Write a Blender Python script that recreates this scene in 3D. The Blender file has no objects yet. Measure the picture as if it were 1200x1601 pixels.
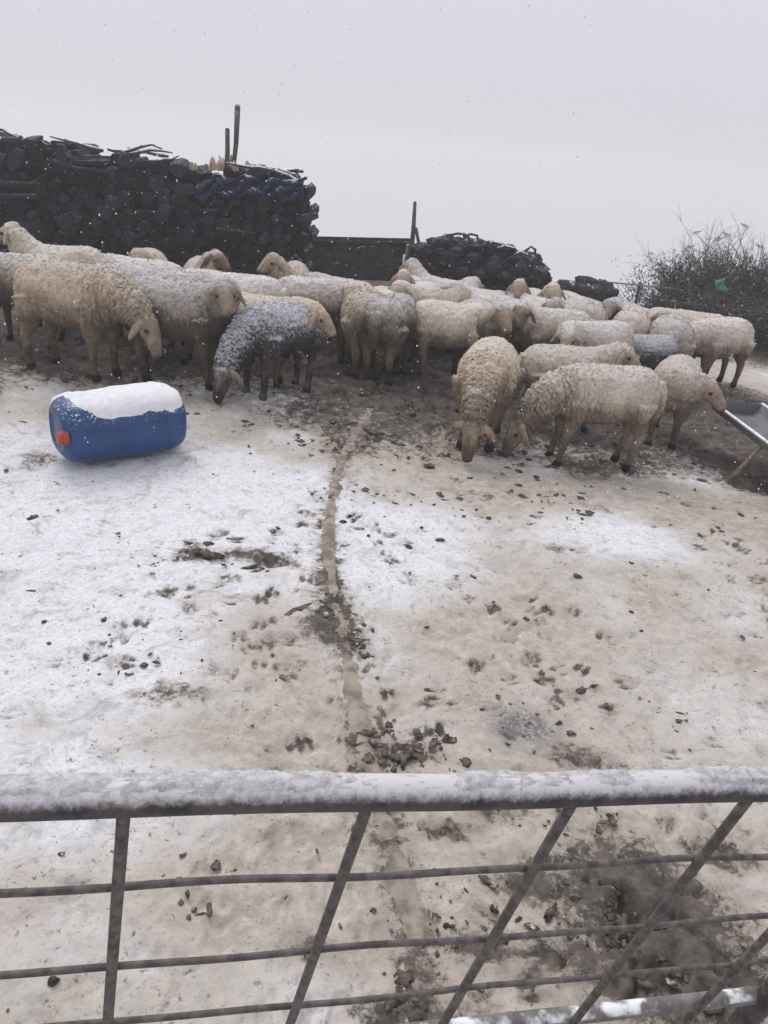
import bpy, bmesh, math, random
import numpy as np
from mathutils import Vector, Matrix

R = math.radians
random.seed(7)
rng = np.random.default_rng(11)
scene = bpy.context.scene
col = scene.collection

# ------------------------------------------------------------------ camera frame
PITCH, ROLL, CAM_H, F = 25.0, 5.0, 2.02, 1200.0
_p, _r = R(PITCH), R(ROLL)
FW = np.array([0, math.cos(_p), -math.sin(_p)])
_u = np.array([0, math.sin(_p), math.cos(_p)])
_x = np.array([1.0, 0, 0])
RT = math.cos(_r)*_x + math.sin(_r)*_u
UP = math.cos(_r)*_u - math.sin(_r)*_x
CAM = np.array([0, 0, CAM_H])

def ray(px, py):
    return (px-600)/F*RT - (py-800.5)/F*UP + FW

def at_depth(px, py, d):
    return CAM + d*ray(px, py)

def sstep(x, a, b):
    t = np.clip((np.asarray(x, float)-a)/(b-a), 0, 1)
    return t*t*(3-2*t)

def terrain(X, Y):
    X = np.asarray(X, float); Y = np.asarray(Y, float)
    z = -0.045*(X-0.8)*sstep(Y, 3.2, 6.5)*np.clip(1-(np.abs(X)-8)/20, 0, 1)
    z = z - 0.05*np.maximum(0, X-2.2)*sstep(Y, 7.5, 11.5)*np.clip(1-(np.abs(X)-8)/20, 0, 1)
    over = np.maximum(0, Y-15.5)
    z = z - 0.19*(np.sqrt(over*over+1.0)-1.0)
    return z

def on_ground(px, py, lift=0.0):
    d = ray(px, py); lo, hi = 0.3, 200.0
    t = 0.5
    while t < 200:
        p = CAM+d*t
        if p[2] < terrain(p[0], p[1])+lift: break
        t *= 1.02
    lo, hi = t/1.02, t
    for _ in range(40):
        m = (lo+hi)/2; p = CAM+d*m
        if p[2] < terrain(p[0], p[1])+lift: hi = m
        else: lo = m
    p = CAM+d*hi
    return np.array([p[0], p[1], float(terrain(p[0], p[1]))])

# ------------------------------------------------------------------ noise
def _h(i, j, k):
    n = (i.astype(np.int64)*374761393 + j.astype(np.int64)*668265263 + k.astype(np.int64)*1274126177) & 0xffffffff
    n = ((n ^ (n >> 13))*1103515245) & 0xffffffff
    n = ((n ^ (n >> 16))*2246822519) & 0xffffffff
    return ((n ^ (n >> 15)) & 0xffffff)/float(0xffffff)*2-1

def vnoise(P):
    P = np.asarray(P, float); I = np.floor(P).astype(np.int64); f = P-I; f = f*f*f*(f*(f*6-15)+10)
    out = 0
    for a in (0, 1):
        wa = f[:, 0] if a else 1-f[:, 0]
        for b in (0, 1):
            wb = f[:, 1] if b else 1-f[:, 1]
            for c in (0, 1):
                wc = f[:, 2] if c else 1-f[:, 2]
                out = out+wa*wb*wc*_h(I[:, 0]+a, I[:, 1]+b, I[:, 2]+c)
    return out

def fbm(P, o=4, g=0.5):
    P = np.asarray(P, float); s = 0; a = 1; t = 0
    for q in range(o):
        s = s+a*vnoise(P+q*17.3); t += a; a *= g; P = P*2.03
    return s/t

# ------------------------------------------------------------------ mesh builder
class MB:
    def __init__(self): self.v = []; self.f = []
    def add(self, vs, fs):
        o = len(self.v); self.v.extend([tuple(map(float, v)) for v in vs]); self.f.extend([tuple(i+o for i in f) for f in fs])
    def tube(self, pts, rads, n=10, up=(0, 0, 1), cap=True, power=2.0):
        pts = [np.array(p, float) for p in pts]; m = len(pts); up0 = np.array(up, float)
        rads = [(r, r) if not isinstance(r, (tuple, list)) else r for r in rads]
        vs = []; prev = None
        for i in range(m):
            t = pts[min(i+1, m-1)]-pts[max(i-1, 0)]; t = t/(np.linalg.norm(t)+1e-9)
            s = np.cross(t, up0) if prev is None or abs(np.dot(t, up0)) < .97 else prev
            if np.linalg.norm(s) < .15: s = np.cross(t, np.array([1.0, 0.02, 0]))
            if prev is not None:
                if np.dot(s, prev) < 0: s = -s
            s = s/np.linalg.norm(s); u = np.cross(s, t); prev = s
            for k in range(n):
                a = 2*math.pi*k/n; c, q = math.cos(a), math.sin(a)
                if power != 2.0:
                    c = math.copysign(abs(c)**(2/power), c); q = math.copysign(abs(q)**(2/power), q)
                vs.append(pts[i]+s*(rads[i][0]*c)+u*(rads[i][1]*q))
        fs = []
        for i in range(m-1):
            for k in range(n):
                a = i*n+k; b = i*n+(k+1) % n
                fs.append((a, b, b+n, a+n))
        if cap:
            fs.append(tuple(reversed(range(n)))); fs.append(tuple(range((m-1)*n, m*n)))
        self.add(vs, fs)
    def box(self, c, s, M=None):
        c = np.array(c, float); vs = []
        for x in (-.5, .5):
            for y in (-.5, .5):
                for z in (-.5, .5):
                    v = np.array([x*s[0], y*s[1], z*s[2]])
                    if M is not None: v = M @ v
                    vs.append(c+v)
        self.add(vs, [(0, 1, 3, 2), (4, 6, 7, 5), (0, 4, 5, 1), (2, 3, 7, 6), (0, 2, 6, 4), (1, 5, 7, 3)])
    def mesh(self, name, smooth=False):
        me = bpy.data.meshes.new(name); me.from_pydata(self.v, [], self.f); me.validate()
        if smooth: me.polygons.foreach_set('use_smooth', [True]*len(me.polygons))
        me.update(); return me
    def build(self, name, mat, parent=None, smooth=False):
        return link(name, self.mesh(name, smooth), mat, parent)

def link(name, me, mat=None, parent=None):
    o = bpy.data.objects.new(name, me); col.objects.link(o)
    if mat is not None and me is not None:
        if len(me.materials) == 0: me.materials.append(mat)
    if parent is not None: o.parent = parent
    return o

def tag(o, label=None, cat=None, group=None, kind=None):
    if label: o['label'] = label
    if cat: o['category'] = cat
    if group: o['group'] = group
    if kind: o['kind'] = kind
    return o

def empty(name, loc, label, cat, group=None, rz=0.0):
    o = bpy.data.objects.new(name, None); col.objects.link(o); o.empty_display_size = .1
    o.location = tuple(map(float, loc)); o.rotation_euler = (0, 0, rz)
    return tag(o, label, cat, group)

def rotz(a):
    c, s = math.cos(a), math.sin(a); return np.array([[c, -s, 0], [s, c, 0], [0, 0, 1.0]])

# ------------------------------------------------------------------ materials
def new_mat(name, rough=.9, spec=.3):
    m = bpy.data.materials.new(name); m.use_nodes = True; nt = m.node_tree
    b = nt.nodes['Principled BSDF']; b.inputs['Roughness'].default_value = rough
    b.inputs['Specular IOR Level'].default_value = spec
    return m, nt, b

class NT:
    """short-hand for building node chains"""
    def __init__(self, nt): self.nt = nt
    def n(self, t, **kw):
        x = self.nt.nodes.new(t)
        for k, v in kw.items():
            setattr(x, k, v)
        return x
    def set(self, node, **kw):
        for k, v in kw.items(): node.inputs[k].default_value = v
    def l(self, a, b): self.nt.links.new(a, b)
    def noise(self, vec, scale, detail=4, rough=.6, dist=0):
        x = self.n('ShaderNodeTexNoise'); x.inputs['Scale'].default_value = scale
        x.inputs['Detail'].default_value = detail; x.inputs['Roughness'].default_value = rough; x.inputs['Distortion'].default_value = dist
        if vec is not None: self.l(vec, x.inputs['Vector'])
        return x.outputs['Fac']
    def ramp(self, v, a, b, lo=0., hi=1.):
        x = self.n('ShaderNodeMapRange', interpolation_type='SMOOTHSTEP')
        x.inputs['From Min'].default_value = a; x.inputs['From Max'].default_value = b
        x.inputs['To Min'].default_value = lo; x.inputs['To Max'].default_value = hi
        self.l(v, x.inputs['Value']); return x.outputs[0]
    def math(self, op, a, b=None):
        x = self.n('ShaderNodeMath', operation=op)
        for i, q in enumerate((a, b)):
            if q is None: continue
            if isinstance(q, (int, float)): x.inputs[i].default_value = q
            else: self.l(q, x.inputs[i])
        return x.outputs[0]
    def mix(self, fac, a, b, mode='MIX'):
        x = self.n('ShaderNodeMix', data_type='RGBA', blend_type=mode)
        for s, q in ((0, fac), (6, a), (7, b)):
            if isinstance(q, (int, float)): x.inputs[s].default_value = q
            elif isinstance(q, tuple): x.inputs[s].default_value = (*q, 1) if len(q) == 3 else q
            else: self.l(q, x.inputs[s])
        return x.outputs[2]
    def bump(self, h, strength, dist, bsdf):
        x = self.n('ShaderNodeBump'); x.inputs['Strength'].default_value = strength; x.inputs['Distance'].default_value = dist
        self.l(h, x.inputs['Height']); self.l(x.outputs[0], bsdf.inputs['Normal'])
    def up(self):
        g = self.n('ShaderNodeNewGeometry'); s = self.n('ShaderNodeSeparateXYZ'); self.l(g.outputs['Normal'], s.inputs[0]); return s.outputs['Z']
    def obj(self): return self.n('ShaderNodeTexCoord').outputs['Object']
    def pos(self): return self.n('ShaderNodeNewGeometry').outputs['Position']
    def rnd(self): return self.n('ShaderNodeObjectInfo').outputs['Random']

SNOW = (.82, .83, .86)

def simple(name, c1, c2, scale=20, rough=.9, snow=0.0, bump=.3, bd=.01, world=False, spec=.3, vary=0.0, snow_lo=.45):
    m, nt, b = new_mat(name, rough, spec); q = NT(nt)
    vec = q.pos() if world else q.obj()
    n = q.noise(vec, scale, 5, .65)
    c = q.mix(q.ramp(n, .35, .65), c1, c2)
    if vary:
        r = q.ramp(q.rnd(), 0, 1, 1-vary, 1+vary)
        cc = q.n('ShaderNodeCombineColor'); [q.l(r, cc.inputs[i]) for i in range(3)]
        c = q.mix(1.0, c, cc.outputs[0], 'MULTIPLY')
    if snow:
        s = q.math('MULTIPLY', q.ramp(q.up(), snow_lo, snow_lo+.4), q.ramp(q.noise(vec, scale*.7, 3), .62-.35*snow, .78-.35*snow))
        c = q.mix(s, c, SNOW)
    q.l(c, b.inputs['Base Color'])
    if bump: q.bump(q.noise(vec, scale*2.5, 4, .7), bump, bd, b)
    return m

M = {}
M['log'] = simple('dark_log', (.020, .017, .025), (.062, .053, .072), 30, .95, .30, .9, .03, vary=.6)
M['stump'] = simple('stump_wood', (.020, .017, .025), (.066, .057, .074), 22, .95, .25, .8, .03, vary=.5)
M['branch'] = simple('branch_bark', (.05, .045, .045), (.11, .10, .10), 25, .95, .9, .4, snow_lo=.2)
M['post'] = simple('grey_post', (.06, .055, .055), (.14, .125, .115), 14, .9, .3, .5)
M['palewood'] = simple('pale_split_wood', (.40, .30, .19), (.62, .50, .36), 20, .85, .3, .3)
M['plank'] = simple('dark_plank', (.020, .019, .022), (.050, .046, .050), 9, .9, .25, .5, vary=.2)
M['stonewall'] = simple('dark_wall', (.016, .016, .022), (.060, .058, .066), 16, .95, .15, .8, .03)
M['wire'] = simple('grey_wire', (.20, .20, .21), (.32, .31, .32), 30, .7, .5, 0)
M['tarp'] = simple('blue_tarp', (.012, .017, .034), (.018, .042, .11), 7, .7, .30, .5)
M['darkheap'] = simple('dark_heap', (.018, .020, .028), (.05, .053, .065), 8, .9, .25, .7, .03)
M['shrub'] = simple('shrub_twigs', (.055, .046, .046), (.13, .112, .11), 12, .95, .25, 0)
M['shrubleaf'] = simple('shrub_leaves', (.030, .030, .028), (.080, .075, .072), 6, .9, .25, 0, snow_lo=.6)
M['greenbag'] = simple('green_plastic', (.06, .27, .20), (.10, .36, .27), 8, .5, .2, .2)
M['reed'] = simple('dry_reed', (.14, .12, .11), (.22, .19, .17), 20, .9, .2, 0)
M['eye'] = simple('eye_black', (.006, .005, .005), (.012, .010, .008), 5, .15, 0, 0, spec=.6)
M['gate'] = simple('gate_steel', (.065, .056, .053), (.15, .132, .124), 45, .65, .0, .4, .002)
def rail_mat():
    m, nt, b = new_mat('rail_steel', .6, .4); q = NT(nt); v = q.obj()
    c = q.mix(q.ramp(q.noise(v, 22, 5, .65), .35, .65), (.030, .026, .028), (.085, .070, .067))
    g = q.math('ADD', q.up(), q.math('MULTIPLY', q.math('SUBTRACT', q.noise(v, 70, 6, .8), .5), 1.3))
    c = q.mix(q.ramp(g, .10, .85), c, (.62, .60, .62)); q.l(c, b.inputs['Base Color'])
    q.bump(q.noise(v, 90, 4, .7), .4, .002, b); return m
M['gaterail'] = rail_mat()
M['rust'] = simple('rusty_leg', (.20, .115, .10), (.34, .23, .21), 25, .8, .2, .3, .003)
M['trough'] = simple('galvanised_tray', (.13, .13, .14), (.20, .20, .21), 5, .8, .12, .15, .004, spec=.2)
M['orange'] = simple('orange_cap', (.30, .045, .02), (.40, .075, .035), 20, .45, .25, 0, snow_lo=.55)

# thick white snow lying on things
def snow_mat():
    m, nt, b = new_mat('snow', .85, .3); q = NT(nt); v = q.obj()
    n = q.noise(v, 30, 5, .7)
    q.l(q.mix(q.ramp(n, .3, .7), (.70, .71, .745), (.83, .84, .86)), b.inputs['Base Color'])
    b.inputs['Subsurface Weight'].default_value = .0
    q.bump(q.noise(v, 90, 4, .7), .6, .008, b); return m
M['snow'] = snow_mat()

def rail_snow_mat():
    m, nt, b = new_mat('rail_snow', .85, .3); q = NT(nt); v = q.obj()
    n = q.noise(v, 55, 6, .75)
    q.l(q.mix(q.ramp(n, .30, .62), (.40, .38, .38), (.70, .70, .72)), b.inputs['Base Color'])
    q.bump(q.noise(v, 160, 4, .75), .9, .006, b); return m
M['railsnow'] = rail_snow_mat()

def drum_mat():
    m, nt, b = new_mat('blue_plastic', .34, .5); q = NT(nt); v = q.obj()
    n = q.noise(v, 5, 4, .6)
    c = q.mix(q.ramp(n, .3, .7), (.003, .037, .125), (.006, .060, .195))
    sc = q.ramp(q.noise(v, 34, 5, .75), .60, .72)                     # scuffs and dried splashes
    c = q.mix(q.math('MULTIPLY', sc, .35), c, (.12, .17, .32))
    s = q.math('MULTIPLY', q.ramp(q.up(), .10, .75), q.ramp(q.noise(v, 60, 3), .56, .66))
    c = q.mix(s, c, SNOW); q.l(c, b.inputs['Base Color'])
    q.l(q.ramp(n, .3, .7, .26, .46), b.inputs['Roughness'])
    q.bump(q.noise(v, 14, 3), .12, .01, b); return m
M['drum'] = drum_mat()

def wool_mat(name, wool, wool2, face, mud, dust, mud_shadow_top=.50, lo=.30):
    m, nt, b = new_mat(name, .97, .08); q = NT(nt); v = q.obj()
    at = q.n('ShaderNodeAttribute', attribute_name='mask'); sp = q.n('ShaderNodeSeparateColor'); q.l(at.outputs['Color'], sp.inputs[0])
    big = q.noise(v, 5, 4, .65); fine = q.noise(v, 42, 5, .72)
    c = q.mix(q.ramp(big, .32, .68), wool, wool2)
    c = q.mix(q.ramp(fine, .34, .58, .55, 0.), c, tuple(x*.60 for x in wool2))        # darker partings between locks
    # mud caked on lower wool and legs, plus shade painted onto the undersides
    s = q.n('ShaderNodeSeparateXYZ'); q.l(v, s.inputs[0])
    h = q.math('ADD', s.outputs['Z'], q.math('MULTIPLY', q.math('SUBTRACT', big, .5), .55))
    h = q.math('ADD', h, q.math('MULTIPLY', q.math('SUBTRACT', fine, .5), .20))
    mp = q.n('ShaderNodeMapping'); mp.inputs['Scale'].default_value = (1, 1, .16); q.l(v, mp.inputs['Vector'])
    st = q.noise(mp.outputs[0], 26, 5, .75)
    h = q.math('ADD', h, q.math('MULTIPLY', q.math('SUBTRACT', st, .5), .60))
    c = q.mix(q.math('MULTIPLY', q.ramp(st, .46, .66), .30), c, tuple(x*1.9 for x in mud))
    c = q.mix(q.ramp(h, mud_shadow_top+.24, mud_shadow_top-.16, 0, .88), c, mud)
    fn = q.mix(q.ramp(q.noise(v, 22, 4), .3, .7), face, tuple(x*.62 for x in face))
    legm = q.mix(q.ramp(h, .44, .10, 0, .92), fn, tuple(x*.55 for x in mud))
    c = q.mix(sp.outputs[0], legm, c)
    c = q.mix(sp.outputs[1], c, (.02, .016, .014))
    # snow dusted on the back
    sn = q.math('MULTIPLY', q.ramp(q.up(), lo, lo+.75), q.ramp(q.noise(v, 34, 6, .8), 0.46-.30*dust, .92-.30*dust))
    sn = q.math('MULTIPLY', sn, q.math('ADD', q.math('MULTIPLY', sp.outputs[0], .75), .25))
    c = q.mix(q.math('MULTIPLY', sn, .88), c, (.74, .75, .79))
    rr = q.ramp(q.rnd(), 0, 1, .88, 1.12)
    cc = q.n('ShaderNodeCombineColor'); [q.l(rr, cc.inputs[i]) for i in range(3)]
    c = q.mix(1.0, c, cc.outputs[0], 'MULTIPLY')
    q.l(c, b.inputs['Base Color'])
    hh = q.math('MULTIPLY', q.math('ADD', q.noise(v, 65, 5, .8), q.math('MULTIPLY', fine, .8)), sp.outputs[0])
    q.bump(hh, .75, .014, b)
    return m
WOOL = {
    'cream': wool_mat('wool_cream', (0.646, 0.539, 0.403), (0.780, 0.690, 0.556), (.40, .325, .25), (.155, .112, .080), .65, 0.53),
    'white': wool_mat('wool_white', (0.659, 0.577, 0.472), (0.780, 0.715, 0.612), (.40, .325, .255), (.16, .122, .095), .85, 0.55),
    'tan':   wool_mat('wool_tan', (0.609, 0.483, 0.339), (0.721, 0.595, 0.441), (.38, .295, .21), (.14, .098, .065), .50, 0.55),
    'muddy': wool_mat('wool_muddy', (0.547, 0.464, 0.364), (0.684, 0.595, 0.485), (.34, .26, .19), (.075, .055, .043), .85, 0.67),
    'pink':  wool_mat('wool_pinkish', (0.621, 0.508, 0.415), (0.733, 0.627, 0.536), (.36, .265, .215), (.17, .122, .10), .55, 0.49),
    'dark':  wool_mat('wool_dark', (.060, .055, .058), (.10, .092, .094), (.26, .205, .155), (.045, .036, .032), 1.05, .36, -.05),
    'brownface': wool_mat('wool_brown_face', (0.572, 0.489, 0.396), (0.684, 0.608, 0.517), (.17, .105, .075), (.14, .10, .07), .7, 0.55),
}

# ------------------------------------------------------------------ sheep
def yaw_chain(pts, d, yaw, o=.30):
    out = []
    n = len(pts)
    for i, p in enumerate(pts):
        a = yaw*max(0, i)/(n-1)*.75
        c, s = math.cos(a), math.sin(a); x = p[0]-o
        out.append((o+c*x-s*p[1], s*x+c*p[1], p[2]))
    c, s = math.cos(yaw), math.sin(yaw)
    return out, (c*d[0]-s*d[1], s*d[0]+c*d[1], d[2])

POSES = {
    'graze': ([(.26, 0, .60), (.42, 0, .58), (.57, 0, .46), (.68, 0, .30)], (.42, 0, -.90)),
    'low':   ([(.26, 0, .61), (.44, 0, .62), (.59, 0, .55), (.69, 0, .47)], (.40, 0, -.92)),
    'mid':   ([(.26, 0, .62), (.44, 0, .66), (.57, 0, .68), (.66, 0, .70)], (.78, 0, -.62)),
    'level': ([(.26, 0, .62), (.42, 0, .68), (.53, 0, .75), (.60, 0, .81)], (.84, 0, -.54)),
    'up':    ([(.24, 0, .62), (.38, 0, .71), (.46, 0, .81), (.51, 0, .90)], (.90, 0, -.44)),
}
HEADS = {}
_cache = {}
def sheep_mesh(pose, yaw=0, seed=0, pleat=1.0, voxel=.0135):
    key = (pose, yaw, seed, pleat, voxel)
    if key in _cache: return _cache[key]
    rs = random.Random(seed*31+5)
    neck, hd = POSES[pose]; neck, hd = yaw_chain(neck, hd, R(yaw))
    hd = np.array(hd)/np.linalg.norm(hd)
    mb = MB(); cap = []                    # cap: (points, radius, wool, hoof, station)
    def t(pts, rads, wool, n=16, up=(0, 0, 1), st=-9., hoof=0):
        mb.tube(pts, rads, n, up)
        P = [np.array(p, float) for p in pts]
        rr = [np.mean(r) if isinstance(r, (tuple, list)) else r for r in rads]
        w = wool if isinstance(wool, (list, tuple)) else [wool]*len(P)
        for i in range(len(P)-1):
            for q in np.linspace(0, 1, 5)[:-1]:
                cap.append((*(P[i]*(1-q)+P[i+1]*q), rr[i]*(1-q)+rr[i+1]*q, w[i]*(1-q)+w[i+1]*q, hoof))
        cap.append((*P[-1], rr[-1], w[-1], hoof))
    bd = [(-.545, .64, .05, .07), (-.525, .635, .115, .135), (-.47, .62, .172, .19), (-.37, .60, .215, .225), (-.22, .585, .235, .236),
          (-.04, .572, .243, .245), (.12, .572, .235, .243), (.26, .58, .205, .235), (.36, .59, .165, .205), (.43, .60, .115, .15), (.46, .60, .06, .08)]
    k = 1+.05*rs.uniform(-1, 1)
    t([(x, 0, z) for x, z, a, b in bd], [(a*k*1.02, b*1.0) for x, z, a, b in bd], 1, 24)
    t(neck, [(.175, .20), (.15, .175), (.122, .145), (.098, .115)], 1, 18)
    poll = np.array(neck[-1])
    side = np.cross(hd, (0, 0, 1)); side /= np.linalg.norm(side); hu = np.cross(side, hd)
    hr = [(-.06, .075, .085), (.0, .086, .100), (.06, .084, .098), (.12, .068, .084), (.18, .055, .068), (.235, .048, .056), (.27, .040, .044), (.29, .022, .025)]
    t([poll+hd*a+hu*(.014*math.sin(max(0, a)/.29*3.1)) for a, b, c in hr], [(b, c) for a, b, c in hr], [1, .9, .25, 0, 0, 0, 0, 0], 16)
    for s in (-1, 1):                     # drooping ears
        b0 = poll+hd*.015+side*s*.072+hu*.035
        out = side*s*.75-hu*.30-hd*.05+np.array([0, 0, -.45])
        out /= np.linalg.norm(out)
        e = [b0, b0+out*.05+side*s*.015, b0+out*.11+np.array([0, 0, -.012]), b0+out*.165+np.array([0, 0, -.03])]
        t(e, [(.020, .024), (.036, .018), (.036, .017), (.014, .014)], 0, 10, up=tuple(side*s*.4+hu*.9))
    for s in (-1, 1):
        j = lambda a=.035: rs.uniform(-a, a)
        dx = j(.07)
        t([(.25, s*.125, .55), (.255, s*.128, .40), (.25+dx*.4, s*.118, .285)], [(.11, .125), (.085, .095), (.056, .062)], [1, 1, .5], 12, up=(0, 1, 0))
        t([(.25+dx*.4, s*.118, .31), (.255+dx*.6, s*.115, .225), (.25+dx, s*.112, .10), (.255+dx, s*.112, .055)], [.052, .040, .030, .034], [.6, .1, 0, 0], 12, up=(0, 1, 0))
        t([(.255+dx, s*.112, .06), (.268+dx, s*.112, .03), (.275+dx, s*.112, -.005)], [.036, .040, .042], 0, 12, up=(0, 1, 0), hoof=1)
        dx = j(.07)
        t([(-.36, s*.125, .56), (-.345, s*.132, .43), (-.385+dx*.3, s*.12, .32)], [(.125, .15), (.095, .12), (.055, .065)], [1, 1, .6], 12, up=(0, 1, 0))
        t([(-.385+dx*.3, s*.12, .335), (-.435+dx*.6, s*.112, .26), (-.415+dx, s*.108, .12), (-.405+dx, s*.108, .055)], [.058, .045, .032, .035], [.7, .1, 0, 0], 12, up=(0, 1, 0))
        t([(-.405+dx, s*.108, .06), (-.39+dx, s*.108, .03), (-.383+dx, s*.108, -.005)], [.037, .041, .043], 0, 12, up=(0, 1, 0), hoof=1)
    t([(-.52, 0, .70), (-.565, 0, .62), (-.575, rs.uniform(-.02, .02), .48), (-.56, rs.uniform(-.03, .03), .36)], [.055, .06, .05, .026], 1, 12, up=(0, 1, 0))
    me0 = mb.mesh('raw'); o = bpy.data.objects.new('raw', me0); col.objects.link(o)
    md = o.modifiers.new('r', 'REMESH'); md.mode = 'VOXEL'; md.voxel_size = voxel
    sm = o.modifiers.new('s', 'SMOOTH'); sm.factor = .5; sm.iterations = 5
    me = bpy.data.meshes.new_from_object(o.evaluated_get(bpy.context.evaluated_depsgraph_get()))
    bpy.data.objects.remove(o); bpy.data.meshes.remove(me0)
    n = len(me.vertices); V = np.empty(n*3); me.vertices.foreach_get('co', V); V = V.reshape(-1, 3)
    N = np.empty(n*3); me.vertices.foreach_get('normal', N); N = N.reshape(-1, 3)
    C = np.array(cap); best = np.full(n, 1e9); wool = np.zeros(n); hoof = np.zeros(n)
    for c in C:
        d = np.linalg.norm(V-c[:3], axis=1)/(c[3]+.02); m = d < best
        best[m] = d[m]; wool[m] = c[4]; hoof[m] = c[5]
    hoof = hoof*(V[:, 2] < .065)
    # station along the neck line, for the folds of wool on neck and shoulder
    nk = np.array(neck); L = [0]
    for i in range(3): L.append(L[-1]+np.linalg.norm(nk[i+1]-nk[i]))
    dens = [nk[i]*(1-q)+nk[i+1]*q for i in range(3) for q in np.linspace(0, 1, 12)]
    arc = [L[i]*(1-q)+L[i+1]*q for i in range(3) for q in np.linspace(0, 1, 12)]
    bd_ = np.full(n, 1e9); stn = np.zeros(n)
    for p, a in zip(dens, arc):
        d = np.linalg.norm(V-p, axis=1); m = d < bd_; bd_[m] = d[m]; stn[m] = a
    back = V[:, 0] < .24
    stn = np.where(back, V[:, 0]-.26, stn)
    S = V+seed*7.1
    warp = fbm(S*9, 3)*.060
    fold = np.sin((stn+warp)*2*math.pi/.042)
    pm = sstep(V[:, 0], -.12, .20)*wool*(.35+.65*sstep(V[:, 0], .15, .42))
    pm = np.where(V[:, 2] < .36, pm*sstep(V[:, 0], .45, .6), pm)
    d = wool*(fbm(S*13, 3)*.007+fbm(S*44, 2)*.010+fbm(S*3.2, 2)*.016)+pleat*pm*fold*.0115 + (1-wool)*fbm(S*22, 2)*.004
    V = V+N*d[:, None]
    V[:, 2] += .048*sstep(V[:, 2], .03, .42); V[:, 0] *= .90
    me.vertices.foreach_set('co', V.ravel())
    # short matted locks standing off the fleece
    rt = np.random.default_rng(seed+50); cand = np.where(wool > .75)[0]; nt_ = int(len(cand)*.50); ch = rt.choice(cand, nt_, replace=False)
    p = V[ch]; nn = N[ch]; dr = np.array([-.35, 0, -.75])+rt.normal(0, .55, (nt_, 3)); dr -= nn*np.sum(dr*nn, 1)[:, None]; dr /= np.linalg.norm(dr, axis=1)[:, None]+1e-6
    sd_ = np.cross(nn, dr); ln = rt.uniform(.015, .031, nt_)[:, None]; wd_ = rt.uniform(.006, .011, nt_)[:, None]; lift = rt.uniform(.08, .34, nt_)[:, None]
    T = np.stack([p-sd_*wd_-nn*.003, p+sd_*wd_-nn*.003, p+(dr+nn*lift)*ln], 1).reshape(-1, 3)
    l0, p0_ = len(me.loops), len(me.polygons)
    me.vertices.add(3*nt_); co = np.concatenate([V, T]).ravel(); me.vertices.foreach_set('co', co)
    lv = np.empty(l0, np.int32); me.loops.foreach_get('vertex_index', lv); ls = np.empty(p0_, np.int32); me.polygons.foreach_get('loop_start', ls)
    me.loops.add(3*nt_); me.loops.foreach_set('vertex_index', np.concatenate([lv, np.arange(n, n+3*nt_, dtype=np.int32)]))
    me.polygons.add(nt_); me.polygons.foreach_set('loop_start', np.concatenate([ls, l0+np.arange(0, 3*nt_, 3, dtype=np.int32)]))
    me.update(calc_edges=True); me.validate()
    V = np.concatenate([V, T]); wool = np.concatenate([wool, np.repeat(wool[ch], 3)]); hoof = np.concatenate([hoof, np.zeros(3*nt_)]); n = len(V)
    ca = me.color_attributes.new('mask', 'FLOAT_COLOR', 'POINT')
    dat = np.zeros((n, 4)); dat[:, 0] = np.clip(wool, 0, 1); dat[:, 1] = np.maximum(hoof, 0); dat[:, 3] = 1
    # dark nose and nostrils
    nose = poll+hd*.275; nose[2] += .048*float(sstep(nose[2], .03, .42)); nose[0] *= .90
    dat[:, 1] = np.maximum(dat[:, 1], sstep(-np.linalg.norm(V-nose, axis=1), -.045, -.022)*.7)
    ca.data.foreach_set('color', dat.ravel())
    me.polygons.foreach_set('use_smooth', [True]*len(me.polygons)); me.update(); me.name = 'sheep'
    eyes = [poll+hd*.095+side*s*.071+hu*.032 for s in (-1, 1)]
    for e in eyes: e[2] += .048*float(sstep(e[2], .03, .42)); e[0] *= .90
    _cache[key] = (me, eyes, float(V[:, 2][np.abs(V[:, 0]+.18) < .24].max()))
    return _cache[key]

eye_mb = MB(); eye_mb.tube([(0, 0, -.018), (0, 0, -.013), (0, 0, 0), (0, 0, .013), (0, 0, .018)], [.005, .014, .0195, .014, .005], 10)
eye_me = eye_mb.mesh('eye', True); eye_me.materials.append(M['eye'])
SHEEP_AT = []; FAT = random.Random(21)
def sheep(px, ytop, scale, head, pose, wool, label, yaw=0, seed=0, pleat=1.0, eyes=False, group='sheep in the flock', voxel=.016, tilt=0):
    me, ey, top = sheep_mesh(pose, yaw, seed, pleat, voxel)
    p = on_ground(px, ytop, top*scale)
    o = bpy.data.objects.new('sheep', me); col.objects.link(o)
    if len(me.materials) == 0: me.materials.append(WOOL[wool])
    o.material_slots[0].link = 'OBJECT'; o.material_slots[0].material = WOOL[wool]
    o.location = (p[0], p[1], p[2]-.012); fat = FAT.uniform(.97, 1.12); o.scale = (scale*FAT.uniform(.93, 1.03), scale*fat, scale); o.rotation_euler = (0, R(tilt), R(head))
    tag(o, label, 'sheep', group)
    if eyes:
        for e in ey:
            c = bpy.data.objects.new('eye', eye_me); col.objects.link(c); c.parent = o; c.location = tuple(e)
    SHEEP_AT.append((p[0], p[1])); print('SHEEP %-60s X=%.2f Y=%.2f' % (label[:60], p[0], p[1]))
    return o

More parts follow.
